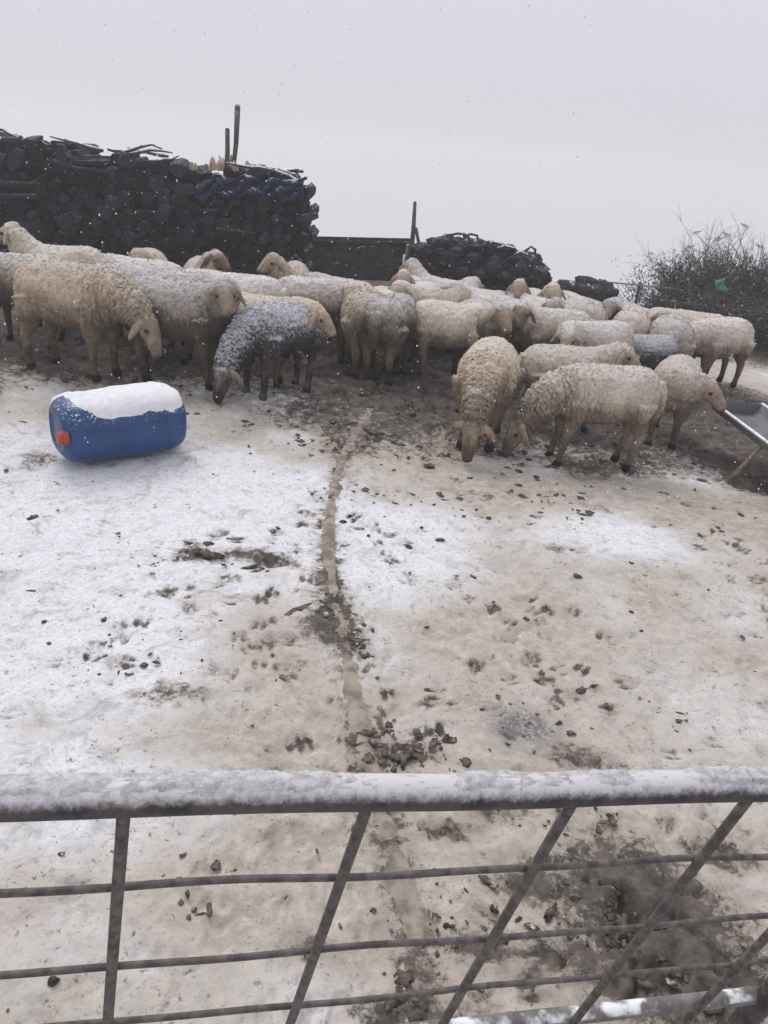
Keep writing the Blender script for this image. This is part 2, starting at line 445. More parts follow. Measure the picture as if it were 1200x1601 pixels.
#SHEEP_BEGIN
# nearest row
sheep(948, 566, 0.897, 186, 'graze', 'cream', 'large cream sheep grazing side-on at the front right, left of the metal trough', seed=1, pleat=1.5, eyes=True, voxel=.0125)
sheep(770, 533, 0.897, -103, 'graze', 'tan', 'tan sheep seen head-on, heavy wool folds on its back, grazing beside the large cream sheep', seed=2, pleat=1.5, eyes=True, voxel=.0125)
sheep(1066, 559, 0.84, -112, 'mid', 'pink', 'pinkish sheep putting its head over the end of the metal trough', yaw=68, seed=3, pleat=.4, eyes=True, voxel=.0125)
sheep(434, 466, 0.91, 233, 'graze', 'dark', 'dark grey sheep with snow-covered back, grazing behind the blue drum', seed=4, pleat=.8, eyes=True, voxel=.0125)
sheep(112, 404, 1.05, -14, 'low', 'tan', 'tan sheep hanging its head low, side-on at the front left above the blue drum', seed=5, pleat=1.0, eyes=True, voxel=.0125)
sheep(283, 432, 0.99, -8, 'level', 'muddy', 'white-backed sheep with muddy brown belly, left of the dark grey grazing sheep', yaw=-60, seed=6, pleat=.5, eyes=True, voxel=.0125)
sheep(408, 456, 0.9, -4, 'mid', 'tan', 'sheep whose pale tan head shows past the rump of the dark grey sheep', yaw=-15, seed=7, pleat=.5, eyes=True)
sheep(892, 537, 0.830, 4, 'level', 'cream', 'small cream sheep with raised head, just behind the back of the large cream sheep', yaw=-30, seed=3, pleat=.4, eyes=True)
# second row
sheep(25, 390, 0.930, 184, 'mid', 'muddy', 'sheep cut by the left edge, just behind the head-hanging tan sheep', seed=8, pleat=.5)
sheep(90, 377, 0.930, 176, 'up', 'cream', 'sheep with its head raised against the woodpile, farthest left of the flock', seed=9, pleat=.4, eyes=True)
sheep(222, 399, 0.911, 160, 'mid', 'white', 'white-backed sheep close to the woodpile, right of the raised-head sheep', seed=10, pleat=.4)
sheep(240, 416, 0.930, 178, 'mid', 'white', 'white-backed sheep directly behind the muddy-bellied sheep, in front of the woodpile', seed=11, pleat=.4)
sheep(318, 402, 0.883, -70, 'up', 'brownface', 'sheep at the woodpile with a brown face turned to the viewer', yaw=30, seed=8, pleat=.4, eyes=True)
sheep(375, 424, 0.911, 176, 'mid', 'white', 'white-backed sheep behind the snow-dusted dark sheep, its back along the woodpile foot', seed=11, pleat=.4)
sheep(452, 409, 0.883, -95, 'up', 'tan', 'sheep whose pale brown head shows below the right end of the woodpile', yaw=-30, seed=9, pleat=.4, eyes=True)
sheep(503, 430, 0.949, 14, 'low', 'muddy', 'big muddy-flanked sheep below the plank fence, standing side-on', seed=5, pleat=.5)
sheep(617, 456, 0.930, 72, 'graze', 'muddy', 'sheep with brown-streaked rump turned to the viewer, at the middle of the flock', seed=12, pleat=.3)
sheep(702, 466, 0.911, 176, 'graze', 'cream', 'round cream sheep side-on, just right of the sheep with the brown-streaked rump', seed=13, pleat=.3)
sheep(866, 479, 0.911, 190, 'level', 'brownface', 'sheep with brown forehead and pale muzzle facing the viewer at the middle of the flock', yaw=62, seed=14, pleat=.4, eyes=True)
sheep(935, 499, 0.883, 206, 'mid', 'white', 'white-backed sheep with lowered face, right of the sheep with the brown forehead', yaw=40, seed=15, pleat=.3, eyes=True)
sheep(1055, 490, 0.911, 76, 'graze', 'white', 'white sheep seen from behind, just right of the black lamb', seed=12, pleat=.2)
sheep(1130, 494, 0.911, 208, 'low', 'pink', 'sheep standing apart at the far right before the dark wall', seed=16, pleat=.3)
sheep(1088, 483, 0.883, 150, 'low', 'cream', 'sheep mostly hidden behind the white rump at the right of the flock', seed=8, pleat=.3)
sheep(993, 479, 0.883, 72, 'graze', 'pink', 'sheep showing its round rump, left of the black snow-topped lamb', seed=12, pleat=.2)
sheep(1012, 520, 0.74, 195, 'low', 'dark', 'small black lamb with snow on its back, behind the large cream sheep', seed=4, pleat=.3)
sheep(962, 466, 0.856, 250, 'level', 'dark', 'dark brown sheep with raised head at the back of the flock, below the wire fence', seed=9, pleat=.3)
sheep(1036, 482, 0.837, 255, 'level', 'cream', 'sheep with a pale narrow face looking out over the white rump', seed=14, pleat=.3)
# far rows
sheep(685, 430, 0.883, 140, 'up', 'muddy', 'long-necked sheep with raised head below the braced post', seed=17, pleat=.3)
sheep(690, 449, 0.837, 48, 'mid', 'tan', 'sheep in the back row right behind the round cream sheep', seed=16, pleat=.3)
sheep(748, 446, 0.856, 135, 'mid', 'white', 'sheep below the left side of the stump heap, its back pale and round', seed=9, pleat=.3)
sheep(815, 448, 0.856, 258, 'up', 'pink', 'back-row sheep whose head shows below the right side of the stump heap', seed=14, pleat=.3)
sheep(848, 461, 0.883, 128, 'mid', 'white', 'white-backed sheep in the back row, behind the brown-forehead sheep', seed=10, pleat=.3)
sheep(895, 466, 0.883, 236, 'level', 'white', 'white-backed sheep in the back row, below the far dark heap', seed=16, pleat=.3)
sheep(927, 468, 0.856, 70, 'graze', 'pink', 'pale rump in the back row, next to the dark brown sheep', seed=12, pleat=.2)
sheep(560, 441, 0.856, 265, 'level', 'tan', 'sheep facing the viewer below the right end of the plank fence', seed=14, pleat=.3)
sheep(606, 449, 0.818, 285, 'mid', 'cream', 'sheep whose face shows between the fence sheep and the long-necked one', seed=14, pleat=.3)
sheep(530, 429, 0.856, 140, 'mid', 'white', 'white back showing below the plank fence, behind the muddy-flanked sheep', seed=10, pleat=.3)
sheep(228, 388, 0.883, -80, 'level', 'tan', 'sheep whose head top alone shows over the white backs at the woodpile', seed=14, pleat=.3)
sheep(770, 452, .86, 66, 'low', 'cream', 'small far sheep left of the brown-forehead sheep, below the stump heap', seed=10, pleat=.3)
sheep(800, 462, .88, 118, 'mid', 'white', 'pale back between the round cream sheep and the brown-forehead sheep', seed=11, pleat=.3)
sheep(880, 459, .85, 75, 'low', 'white', 'grazing white back at the very rear, below the gap between the two dark heaps', seed=8, pleat=.3)
sheep(915, 462, .84, 112, 'mid', 'cream', 'rearmost cream sheep directly below the far low dark heap', seed=11, pleat=.3)
sheep(1010, 478, .84, 120, 'mid', 'tan', 'tan back in the rear row under the left end of the bare shrub', seed=10, pleat=.3)
sheep(655, 440, .86, 245, 'level', 'white', 'sheep in the back row just left of the long-necked sheep at the braced post', seed=14, pleat=.3)
sheep(725, 436, .84, 70, 'mid', 'muddy', 'dull grey back at the foot of the stump heap, left of its centre', seed=11, pleat=.3)
sheep(845, 452, .86, -80, 'up', 'cream', 'far sheep facing the viewer at the rear, below the right end of the stump heap', seed=14, pleat=.3)
sheep(985, 470, .86, 95, 'low', 'white', 'small pale rump at the rear, right beside the raised dark brown head', seed=12, pleat=.3)
sheep(758, 470, .93, -75, 'level', 'muddy', 'muddy sheep facing the viewer in the gap right of the round cream sheep', seed=14, pleat=.3, yaw=0)
sheep(575, 447, .93, 100, 'graze', 'tan', 'narrow tan rump left of the sheep with the brown-streaked rump', seed=12, pleat=.3)
sheep(640, 432, .84, -100, 'up', 'pink', 'far sheep with raised face directly before the braced post', seed=9, pleat=.3)
#SHEEP_END

# ------------------------------------------------------------------ ground
def gp(px, py): return on_ground(px, py)[:2]
def blob(X, Y, px, py, rx, ry, rot=0):
    cx, cy = gp(px, py); c, s = math.cos(rot), math.sin(rot)
    a = (X-cx)*c+(Y-cy)*s; b = -(X-cx)*s+(Y-cy)*c
    return np.exp(-((a/rx)**2+(b/ry)**2))

EDGE = [gp(*q) for q in ((-60, 590), (150, 604), (330, 622), (470, 668), (600, 700), (700, 722), (830, 745), (1000, 752), (1120, 752), (1260, 775))]
EDGE = np.array(sorted(map(tuple, EDGE)))

def ground_masks(X, Y):
    P = np.stack([X, Y, 0*X], 1)
    w1 = fbm(P*.9, 4); w2 = fbm(P*2.6+9, 4); w3 = fbm(P*9+3, 3)
    eb = np.interp(X, EDGE[:, 0], EDGE[:, 1])
    mud = sstep(Y-eb+w1*.5+w2*.6, -.7, 1.2)*.80
    # clean snow behind the trough, and beyond the yard
    clean = np.clip(1.5*blob(X, Y, 1195, 595, 1.1, 1.3), 0, 1)
    mud = mud*(1-.95*clean)
    mud = np.where(Y > 14, mud*(1-sstep(Y, 14, 17)), mud)
    for px, py, rx, ry, a in ((1010, 1420, .24, .26, .95), (1060, 1520, .26, .14, .95), (830, 1380, .16, .10, .6), (700, 1300, .14, .05, .45), (760, 1480, .2, .07, .6), (1130, 1330, .14, .10, .6), (480, 1480, .1, .05, .35), (680, 640, .5, .35, .65), (760, 700, .4, .25, .5), (930, 725, .6, .22, .6), (480, 640, .4, .25, .5), (900, 1500, .25, .08, .6), (620, 1590, .13, .05, .9), (960, 1370, .10, .10, .6), (620, 1180, .16, .07, .65),
                              (515, 975, .10, .16, .75), (900, 1180, .14, .07, .5), (400, 868, .20, .06, .65), (305, 862, .10, .07, .55), (600, 640, .40, .45, .55), (560, 690, .25, .3, .5), (660, 620, .4, .3, .6),
                              (1110, 640, .2, .2, .5), (1160, 720, .55, .40, .95), (1210, 760, .4, .25, .9), (770, 1270, .12, .06, .4), (60, 715, .10, .12, .4), (265, 1080, .14, .07, .35)):  # blobs under the trough paint its shadow into the mud mask
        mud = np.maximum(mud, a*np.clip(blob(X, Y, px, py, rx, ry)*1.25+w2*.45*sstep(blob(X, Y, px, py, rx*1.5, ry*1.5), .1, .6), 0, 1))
    so_ = STRIP[np.argsort(STRIP[:, 1])]; ds = np.abs(X-np.interp(Y, so_[:, 1], so_[:, 0])+.02*w3)
    ins = (Y > so_[0, 1]-.3) & (Y < so_[-1, 1]+.2)
    mud = np.maximum(mud, np.where(ins, .42*np.exp(-(ds/.055)**2)*(1+1.2*w2)+.20*np.exp(-(ds/.16)**2)*(1+2*w2), 0))
    tan = .62+w1*.55+w2*.38+.20*sstep(X, .0, .9)*(1-sstep(Y, 5, 7))
    for px, py, rx, ry, a in ((150, 830, 1.2, .85, -.75), (60, 1000, .8, .35, -.45), (980, 840, .50, .33, -.60), (610, 820, .25, .25, -.25), (380, 740, .7, .35, -.25), (1120, 960, .2, .15, -.2),
                              (720, 750, .8, .35, .45), (960, 770, .9, .22, .65), (1130, 800, .3, .3, .4), (800, 1000, .55, .35, .55), (420, 1000, .28, .45, .45), (1000, 1150, .6, .3, .40), (430, 1150, .35, .15, .35), (780, 1270, .7, .2, .45), (1000, 1300, .5, .15, .6), (250, 1400, .7, .15, .30), (90, 1130, .3, .15, .25),
                              (700, 1420, .5, .2, .55), (700, 690, .5, .3, .4), (880, 1440, .6, .25, .6)):
        tan = tan+a*blob(X, Y, px, py, rx, ry)
    tan = np.clip(tan+w3*.12, 0, 1)
    wet = np.clip(blob(X, Y, 820, 1135, .14, .10)*1.2+w3*.25*blob(X, Y, 820, 1135, .22, .15), 0, 1)
    return mud, tan, wet

STRIP_PX = [(578, 640), (560, 668), (541, 705), (524, 750), (515, 800), (514, 850), (518, 900), (527, 950), (537, 1000), (546, 1050), (555, 1100), (563, 1150), (578, 1205), (596, 1270), (618, 1340), (640, 1410), (662, 1480)]
def macro(X, Y):
    X = np.asarray(X, float).ravel(); Y = np.asarray(Y, float).ravel()
    return terrain(X, Y)+fbm(np.stack([X, Y, 0*X], 1)*.8, 3)*.03*(1-sstep(np.hypot(X, Y), 13, 18))

STRIP = np.array([gp(*p_) for p_ in STRIP_PX])
def make_ground():
    ys = [-6+.25*i for i in range(25)]
    y = .25
    while y < 16.5: ys.append(y); y += .0070+.0030*y
    while y < 320: ys.append(y); y *= 1.06
    ys = np.array(ys); nx = 760; a = np.linspace(-1, 1, nx); a = np.sign(a)*np.abs(a)**1.35
    X = (a[None, :]*(3.0+1.5*np.abs(ys)[:, None])); Y = np.repeat(ys[:, None], nx, 1)
    X = X.ravel(); Y = Y.ravel(); print('ground verts', len(X))
    P = np.stack([X, Y, 0*X], 1)
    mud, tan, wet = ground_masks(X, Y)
    near = 1-sstep(np.hypot(X, Y), 13, 18)
    Z = macro(X, Y)
    lump = fbm(P*7, 4)
    so_ = STRIP[np.argsort(STRIP[:, 1])]
    flat = np.where((Y > so_[0, 1]-.1) & (Y < so_[-1, 1]), sstep(np.abs(X-np.interp(Y, so_[:, 1], so_[:, 0])), .045, .16), 1.)*.9+.1
    hoof = np.abs(fbm(P*np.array([5.5, 5.5, 1])+40, 3))
    Z = Z+near*mud*flat*(lump*.075-.05*(hoof < .10)*(1-hoof/.1)+fbm(P*24, 2)*.018)
    Z = Z+near*(1-mud)*(lump*.012+fbm(P*19+5, 3)*.008)*flat
    pits = fbm(P*11+77, 2)
    Z = Z-near*flat*(1-mud)*.014*sstep(pits, .42, .62)
    # hoof prints: paired slots trodden into snow and slush
    ny_ = len(ys); X2 = X.reshape(ny_, nx); Y2 = Y.reshape(ny_, nx); pit = np.zeros((ny_, nx)); rh = np.random.default_rng(3)
    trails = [(rh.uniform(-.7, .7), rh.uniform(.9, 6.2), rh.uniform(0, 6.28)) for _ in range(105)]
    for u_, ty, ta in trails:
        tx = u_*(ty+.8)
        for st in range(rh.integers(5, 15)):
            ta += rh.normal(0, .18); tx += math.cos(ta)*rh.uniform(.10, .22); ty += math.sin(ta)*rh.uniform(.10, .22)
            if not .7 < ty < 7.2: continue
            px_ = tx+rh.normal(0, .05); py_ = ty+rh.normal(0, .05); i0, i1 = np.searchsorted(ys, (py_-.07, py_+.07))
            if i1 <= i0: continue
            sx = X2[i0:i1]-px_; sy = Y2[i0:i1]-py_; c_, s_ = math.cos(ta), math.sin(ta)
            a_ = sx*c_+sy*s_; b_ = -sx*s_+sy*c_; dpt = rh.uniform(.4, 1.)
            for sd in (-1, 1): pit[i0:i1] = np.maximum(pit[i0:i1], dpt*np.exp(-(((a_)/.046)**2+((b_-sd*.020)/.018)**2)**1.5))
    pit = pit.ravel(); Z = Z-near*pit*.016
    mud = np.maximum(mud, pit*.62*(1+.9*fbm(P*14, 2))*sstep(fbm(P*1.3+31, 2), -.45, .20))  # dark shading painted inside the prints, along with mud
    ny = len(ys); idx = np.arange(nx*ny).reshape(ny, nx)
    Fq = np.stack([idx[:-1, :-1], idx[:-1, 1:], idx[1:, 1:], idx[1:, :-1]], -1).reshape(-1, 4)
    me = bpy.data.meshes.new('ground'); me.vertices.add(len(X)); me.vertices.foreach_set('co', np.stack([X, Y, Z], 1).ravel())
    me.loops.add(Fq.size); me.loops.foreach_set('vertex_index', Fq.ravel().astype(np.int32))
    me.polygons.add(len(Fq)); me.polygons.foreach_set('loop_start', np.arange(0, Fq.size, 4, dtype=np.int32))
    me.update(calc_edges=True); me.validate()
    me.polygons.foreach_set('use_smooth', [True]*len(me.polygons))
    ca = me.color_attributes.new('cover', 'FLOAT_COLOR', 'POINT')
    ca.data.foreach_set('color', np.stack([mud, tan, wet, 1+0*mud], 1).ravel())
    m, nt, b = new_mat('snowy_yard', .9, .25); q = NT(nt); v = q.pos()
    at = q.n('ShaderNodeAttribute', attribute_name='cover'); sp = q.n('ShaderNodeSeparateColor'); q.l(at.outputs['Color'], sp.inputs[0])
    n1 = q.noise(v, 3.2, 6, .65); n2 = q.noise(v, 14, 6, .7); n3 = q.noise(v, 60, 5, .75); n4 = q.noise(v, 26, 5, .8, .4)
    snow = q.mix(q.ramp(n3, .3, .7), (.67, .675, .71), (.85, .855, .88))
    beige = q.mix(q.ramp(n2, .3, .7), (.385, .338, .285), (.585, .53, .465))
    t = q.math('ADD', sp.outputs[1], q.math('MULTIPLY', q.math('SUBTRACT', n2, .5), 1.1))
    t = q.math('ADD', t, q.math('MULTIPLY', q.math('SUBTRACT', n3, .5), .5))
    c = q.mix(q.ramp(t, .05, .95), snow, beige)
    mud_shadow_c = q.mix(q.ramp(q.noise(v, 9, 6, .75), .3, .7), (.030, .027, .026), (.165, .138, .117))  # mud tone, darkened to include the shadow beneath the flock
    # specks of dung in the snow, thinly spread
    smear = q.math('MULTIPLY', q.ramp(q.noise(v, 5.5, 7, .75, .6), .50, .70), .60)
    c = q.mix(smear, c, (.245, .225, .205))
    grey = q.math('MULTIPLY', q.ramp(q.noise(v, 34, 5, .8), .48, .72), .42)
    c = q.mix(grey, c, (.30, .275, .25))
    spk = q.math('MULTIPLY', q.ramp(n4, .575, .66), q.ramp(q.noise(v, 2.1, 3), .36, .60, .25, 1.))
    c = q.mix(q.math('MULTIPLY', spk, .80), c, (.095, .082, .072))
    spk2 = q.math('MULTIPLY', q.ramp(q.noise(v, 58, 4, .75, .3), .585, .655), q.ramp(q.noise(v, 3.4, 4), .42, .60, .15, 1.))
    c = q.mix(q.math('MULTIPLY', spk2, .75), c, (.075, .064, .056))
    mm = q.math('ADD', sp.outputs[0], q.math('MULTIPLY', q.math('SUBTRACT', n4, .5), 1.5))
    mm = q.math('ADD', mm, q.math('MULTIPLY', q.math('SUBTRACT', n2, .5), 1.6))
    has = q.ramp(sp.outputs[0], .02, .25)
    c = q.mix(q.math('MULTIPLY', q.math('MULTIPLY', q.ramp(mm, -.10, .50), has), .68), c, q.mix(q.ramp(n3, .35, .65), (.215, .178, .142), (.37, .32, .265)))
    c = q.mix(q.math('MULTIPLY', q.math('MULTIPLY', q.ramp(mm, .24, .62), has), .97), c, mud_shadow_c)
    c = q.mix(q.math('MULTIPLY', sp.outputs[2], q.ramp(n3, .3, .6)), c, (.16, .155, .165))
    q.l(c, b.inputs['Base Color'])
    q.bump(q.math('ADD', q.math('MULTIPLY', n3, .6), n2), .55, .02, b)
    return tag(link('ground', me, m), kind='structure')
make_ground()

# strip of concrete / half-buried pipe running down the yard
def make_strip():
    pts = STRIP_PX
    W = np.array([on_ground(*p) for p in pts]); fine = []
    for i in range(len(W)-1):
        for t in np.linspace(0, 1, 14)[:-1]:
            a, b_, c_, d_ = W[max(i-1, 0)], W[i], W[i+1], W[min(i+2, len(W)-1)]
            fine.append(.5*((2*b_)+(-a+c_)*t+(2*a-5*b_+4*c_-d_)*t*t+(-a+3*b_-3*c_+d_)*t**3))
    fine = np.array(fine); P = np.stack([fine[:, 0], fine[:, 1], 0*fine[:, 0]], 1)
    fine[:, 0] += fbm(P*5, 2)*.010; fine[:, 2] = macro(fine[:, 0], fine[:, 1])-.006+fbm(P*8+4, 2)*.005
    fine[:, 2] += .0060
    mb = MB(); tg = np.gradient(fine, axis=0); tg[:, 2] = 0; tg /= np.linalg.norm(tg, axis=1)[:, None]; sd = np.stack([-tg[:, 1], tg[:, 0], 0*tg[:, 0]], 1)
    cs = [(-1.8, -.016), (-1.15, -.0035), (-.6, .002), (0, .0035), (.6, .002), (1.15, -.0035), (1.8, -.016)]; vs = []
    wd = .031+.006*fbm(P*5+2, 2)
    for i in range(len(fine)):
        for k, (a, z) in enumerate(cs):
            vs.append(fine[i]+sd[i]*a*(wd[i]+.006*vnoise(np.array([[i*.9+k*9., k*3.3, .5]]))[0])+np.array([0, 0, z]))
    nc = len(cs); mb.add(vs, [(i*nc+k, i*nc+k+1, (i+1)*nc+k+1, (i+1)*nc+k) for i in range(len(fine)-1) for k in range(nc-1)])
    m = simple('dirty_strip', (.17, .145, .117), (.36, .315, .26), 12, .95, 0, .8, .01, world=True, snow_lo=.8)
    tag(mb.build('drain_strip', m, None, True), kind='structure')
make_strip()

# dung clods and trampled lumps scattered over the snow
def ico():
    bm = bmesh.new(); bmesh.ops.create_icosphere(bm, subdivisions=2, radius=1); v = np.array([x.co[:] for x in bm.verts]); f = [tuple(q.index for q in p.verts) for p in bm.faces]; bm.free(); return v, f
IV, IF = ico()
def make_clods():
    mb = MB(); k = 0
    def put(x, y, s):
        s = s*.62
        v = IV*np.array([s*random.uniform(.6, 2.1), s*random.uniform(.5, 1.3), s*random.uniform(.18, .42)])
        v = v*(1+.55*vnoise(IV*1.9+random.random()*90)+.35*vnoise(IV*4.6+random.random()*90))[:, None]
        v = v @ rotz(random.random()*6.3).T
        mb.add(v+np.array([x, y, float(macro(x, y)[0])+s*.05]), IF)
    def onpx(px, py): p = gp(px, py); return p[0], p[1]
    clusters = ((515, 960, .10, 60, .022), (540, 1000, .08, 40, .02), (600, 1185, .13, 60, .018), (680, 1170, .10, 30, .016), (395, 868, .16, 30, .020), (310, 860, .09, 16, .024), (250, 880, .07, 10, .018), (960, 1440, .14, 60, .020), (1040, 1510, .10, 40, .022), (880, 1450, .2, 50, .012), (620, 1570, .08, 40, .016), (780, 1420, .25, 40, .009), (700, 1460, .1, 30, .012), (840, 1270, .12, 24, .012),
                (940, 1280, .06, 10, .02), (870, 790, .25, 30, .018), (680, 780, .25, 14, .022), (1100, 820, .3, 18, .018), (600, 625, .4, 60, .028), (560, 690, .3, 40, .02), (480, 680, .4, 40, .02), (1060, 1130, .10, 12, .012), (280, 1370, .10, 6, .016), (310, 1430, .03, 6, .018), (560, 780, .3, 30, .016), (640, 820, .4, 20, .016), (830, 1130, .16, 30, .008), (160, 1030, .25, 24, .013), (300, 1000, .3, 16, .012))
    for px, py, r, n, s in clusters:
        cx, cy = onpx(px, py)
        for _ in range(n):
            put(cx+random.gauss(0, r*.6), cy+random.gauss(0, r*.6), s*random.lognormvariate(-.35, .5))
    for _ in range(340):
        y = random.uniform(.7, 5.8); x = random.uniform(-.75, .75)*(y+.4)
        put(x, y, .006*random.lognormvariate(.1, .55)*(1+.22*y))
    for _ in range(900):                  # lumps in the trampled band under the flock
        x = random.uniform(-5, 4.5); y = np.interp(x, EDGE[:, 0], EDGE[:, 1])+random.uniform(-.3, 4.)
        if (x > 2.6 and y < 8): continue
        put(x, y, .026*random.lognormvariate(0, .45))
    m = simple('dung', (.050, .042, .036), (.175, .145, .118), 28, 1, .12, .6, .01, world=True, spec=0, snow_lo=.7)
    tag(mb.build('dung_clods', m, None, True), 'scattered dark dung clods trodden into the snow of the yard', 'dung', None, 'stuff')
make_clods()

# ------------------------------------------------------------------ blue drum
def make_drum():
    base = on_ground(190, 706); rz = R(39)
    root = empty('plastic_drum', base, 'blue plastic drum lying on its side in the snow with a white snow cap', 'drum', None, rz)
    L, W, H = .415, .235, .207; n = 56
    st = [(-.950, .0), (-.950, .50), (-.958, .54), (-.982, .60), (-.962, .72), (-.92, .83), (-.85, .925), (-.77, .975), (-.70, .995), (-.62, 1.0), (-.58, .962), (-.54, 1.0), (-.3, 1.008), (0, 1.01), (.3, 1.008), (.54, 1.0), (.58, .962), (.62, 1.0), (.70, .995), (.77, .975), (.85, .925), (.92, .83), (.965, .68), (.992, .45), (1.0, .0)]
    dense = []
    for i in range(len(st)-1):
        for t in (0, .5): dense.append((st[i][0]*(1-t)+st[i+1][0]*t, st[i][1]*(1-t)+st[i+1][1]*t))
    dense.append(st[-1]); vs = []; pw = 2.7
    for x, r in dense:
        r = max(r, .02)
        for k in range(n):
            a = 2*math.pi*k/n; c = math.copysign(abs(math.cos(a))**(2/pw), math.cos(a)); s = math.copysign(abs(math.sin(a))**(2/pw), math.sin(a))
            vs.append((x*L, W*r*c, H+H*r*s))
    vs = np.array(vs); m = len(dense)
    vs[:, 2] += (vs[:, 2] > H)*-.012*np.exp(-((vs[:, 0]+.15)/.16)**2)*((vs[:, 2]-H)/H)      # shallow dent
    fs = [(i*n+k, i*n+(k+1) % n, (i+1)*n+(k+1) % n, (i+1)*n+k) for i in range(m-1) for k in range(n)]
    fs.append(tuple(range(n-1, -1, -1))); fs.append(tuple(range((m-1)*n, m*n)))
    b = MB(); b.add(vs, fs); bo = b.build('body', M['drum'], root, True)
    # snow: the upper shell of the drum, lifted
    me = bo.data; nv = len(me.vertices); N = np.empty(nv*3); me.vertices.foreach_get('normal', N); N = N.reshape(-1, 3)
    nz = N[:, 2]; edge = .30+.12*vnoise(vs*7)+.10*vnoise(vs*22)+.75*sstep(-vs[:, 0], .20, .36)*(vs[:, 1] < .14)+.12*(vs[:, 1] < 0)*np.exp(-((vs[:, 0]+.2)/.12)**2)
    s = sstep(nz, edge, edge+.45)
    sv = vs+np.array([0, 0, 1.0])*(s*(.013+.007*vnoise(vs*9)+.006*vnoise(vs*26)+.004*vnoise(vs*60)))[:, None]+N*(-.004+.010*s)[:, None]
    keep = [f for f in fs[:-2] if max(s[i] for i in f) > .0]
    used = sorted({i for f in keep for i in f}); mp = {u: j for j, u in enumerate(used)}
    sb = MB(); sb.add(sv[used], [tuple(mp[i] for i in f) for f in keep]); sb.build('snow_cap', M['snow'], root, True)
    c = MB(); x0 = -.405
    c.tube([(x0+.02, -.165, .215), (x0-.014, -.165, .215), (x0-.014, -.165, .215), (x0-.036, -.165, .215), (x0-.042, -.165, .215)], [.047, .047, .042, .042, .034], 20)
    co = c.build('screw_cap', M['orange'], root, False)
    h = MB(); h.tube([(-.30, -.05, .445), (-.27, -.05, .475), (-.20, -.05, .475), (-.17, -.05, .445)], [.014]*4, 8)
make_drum()

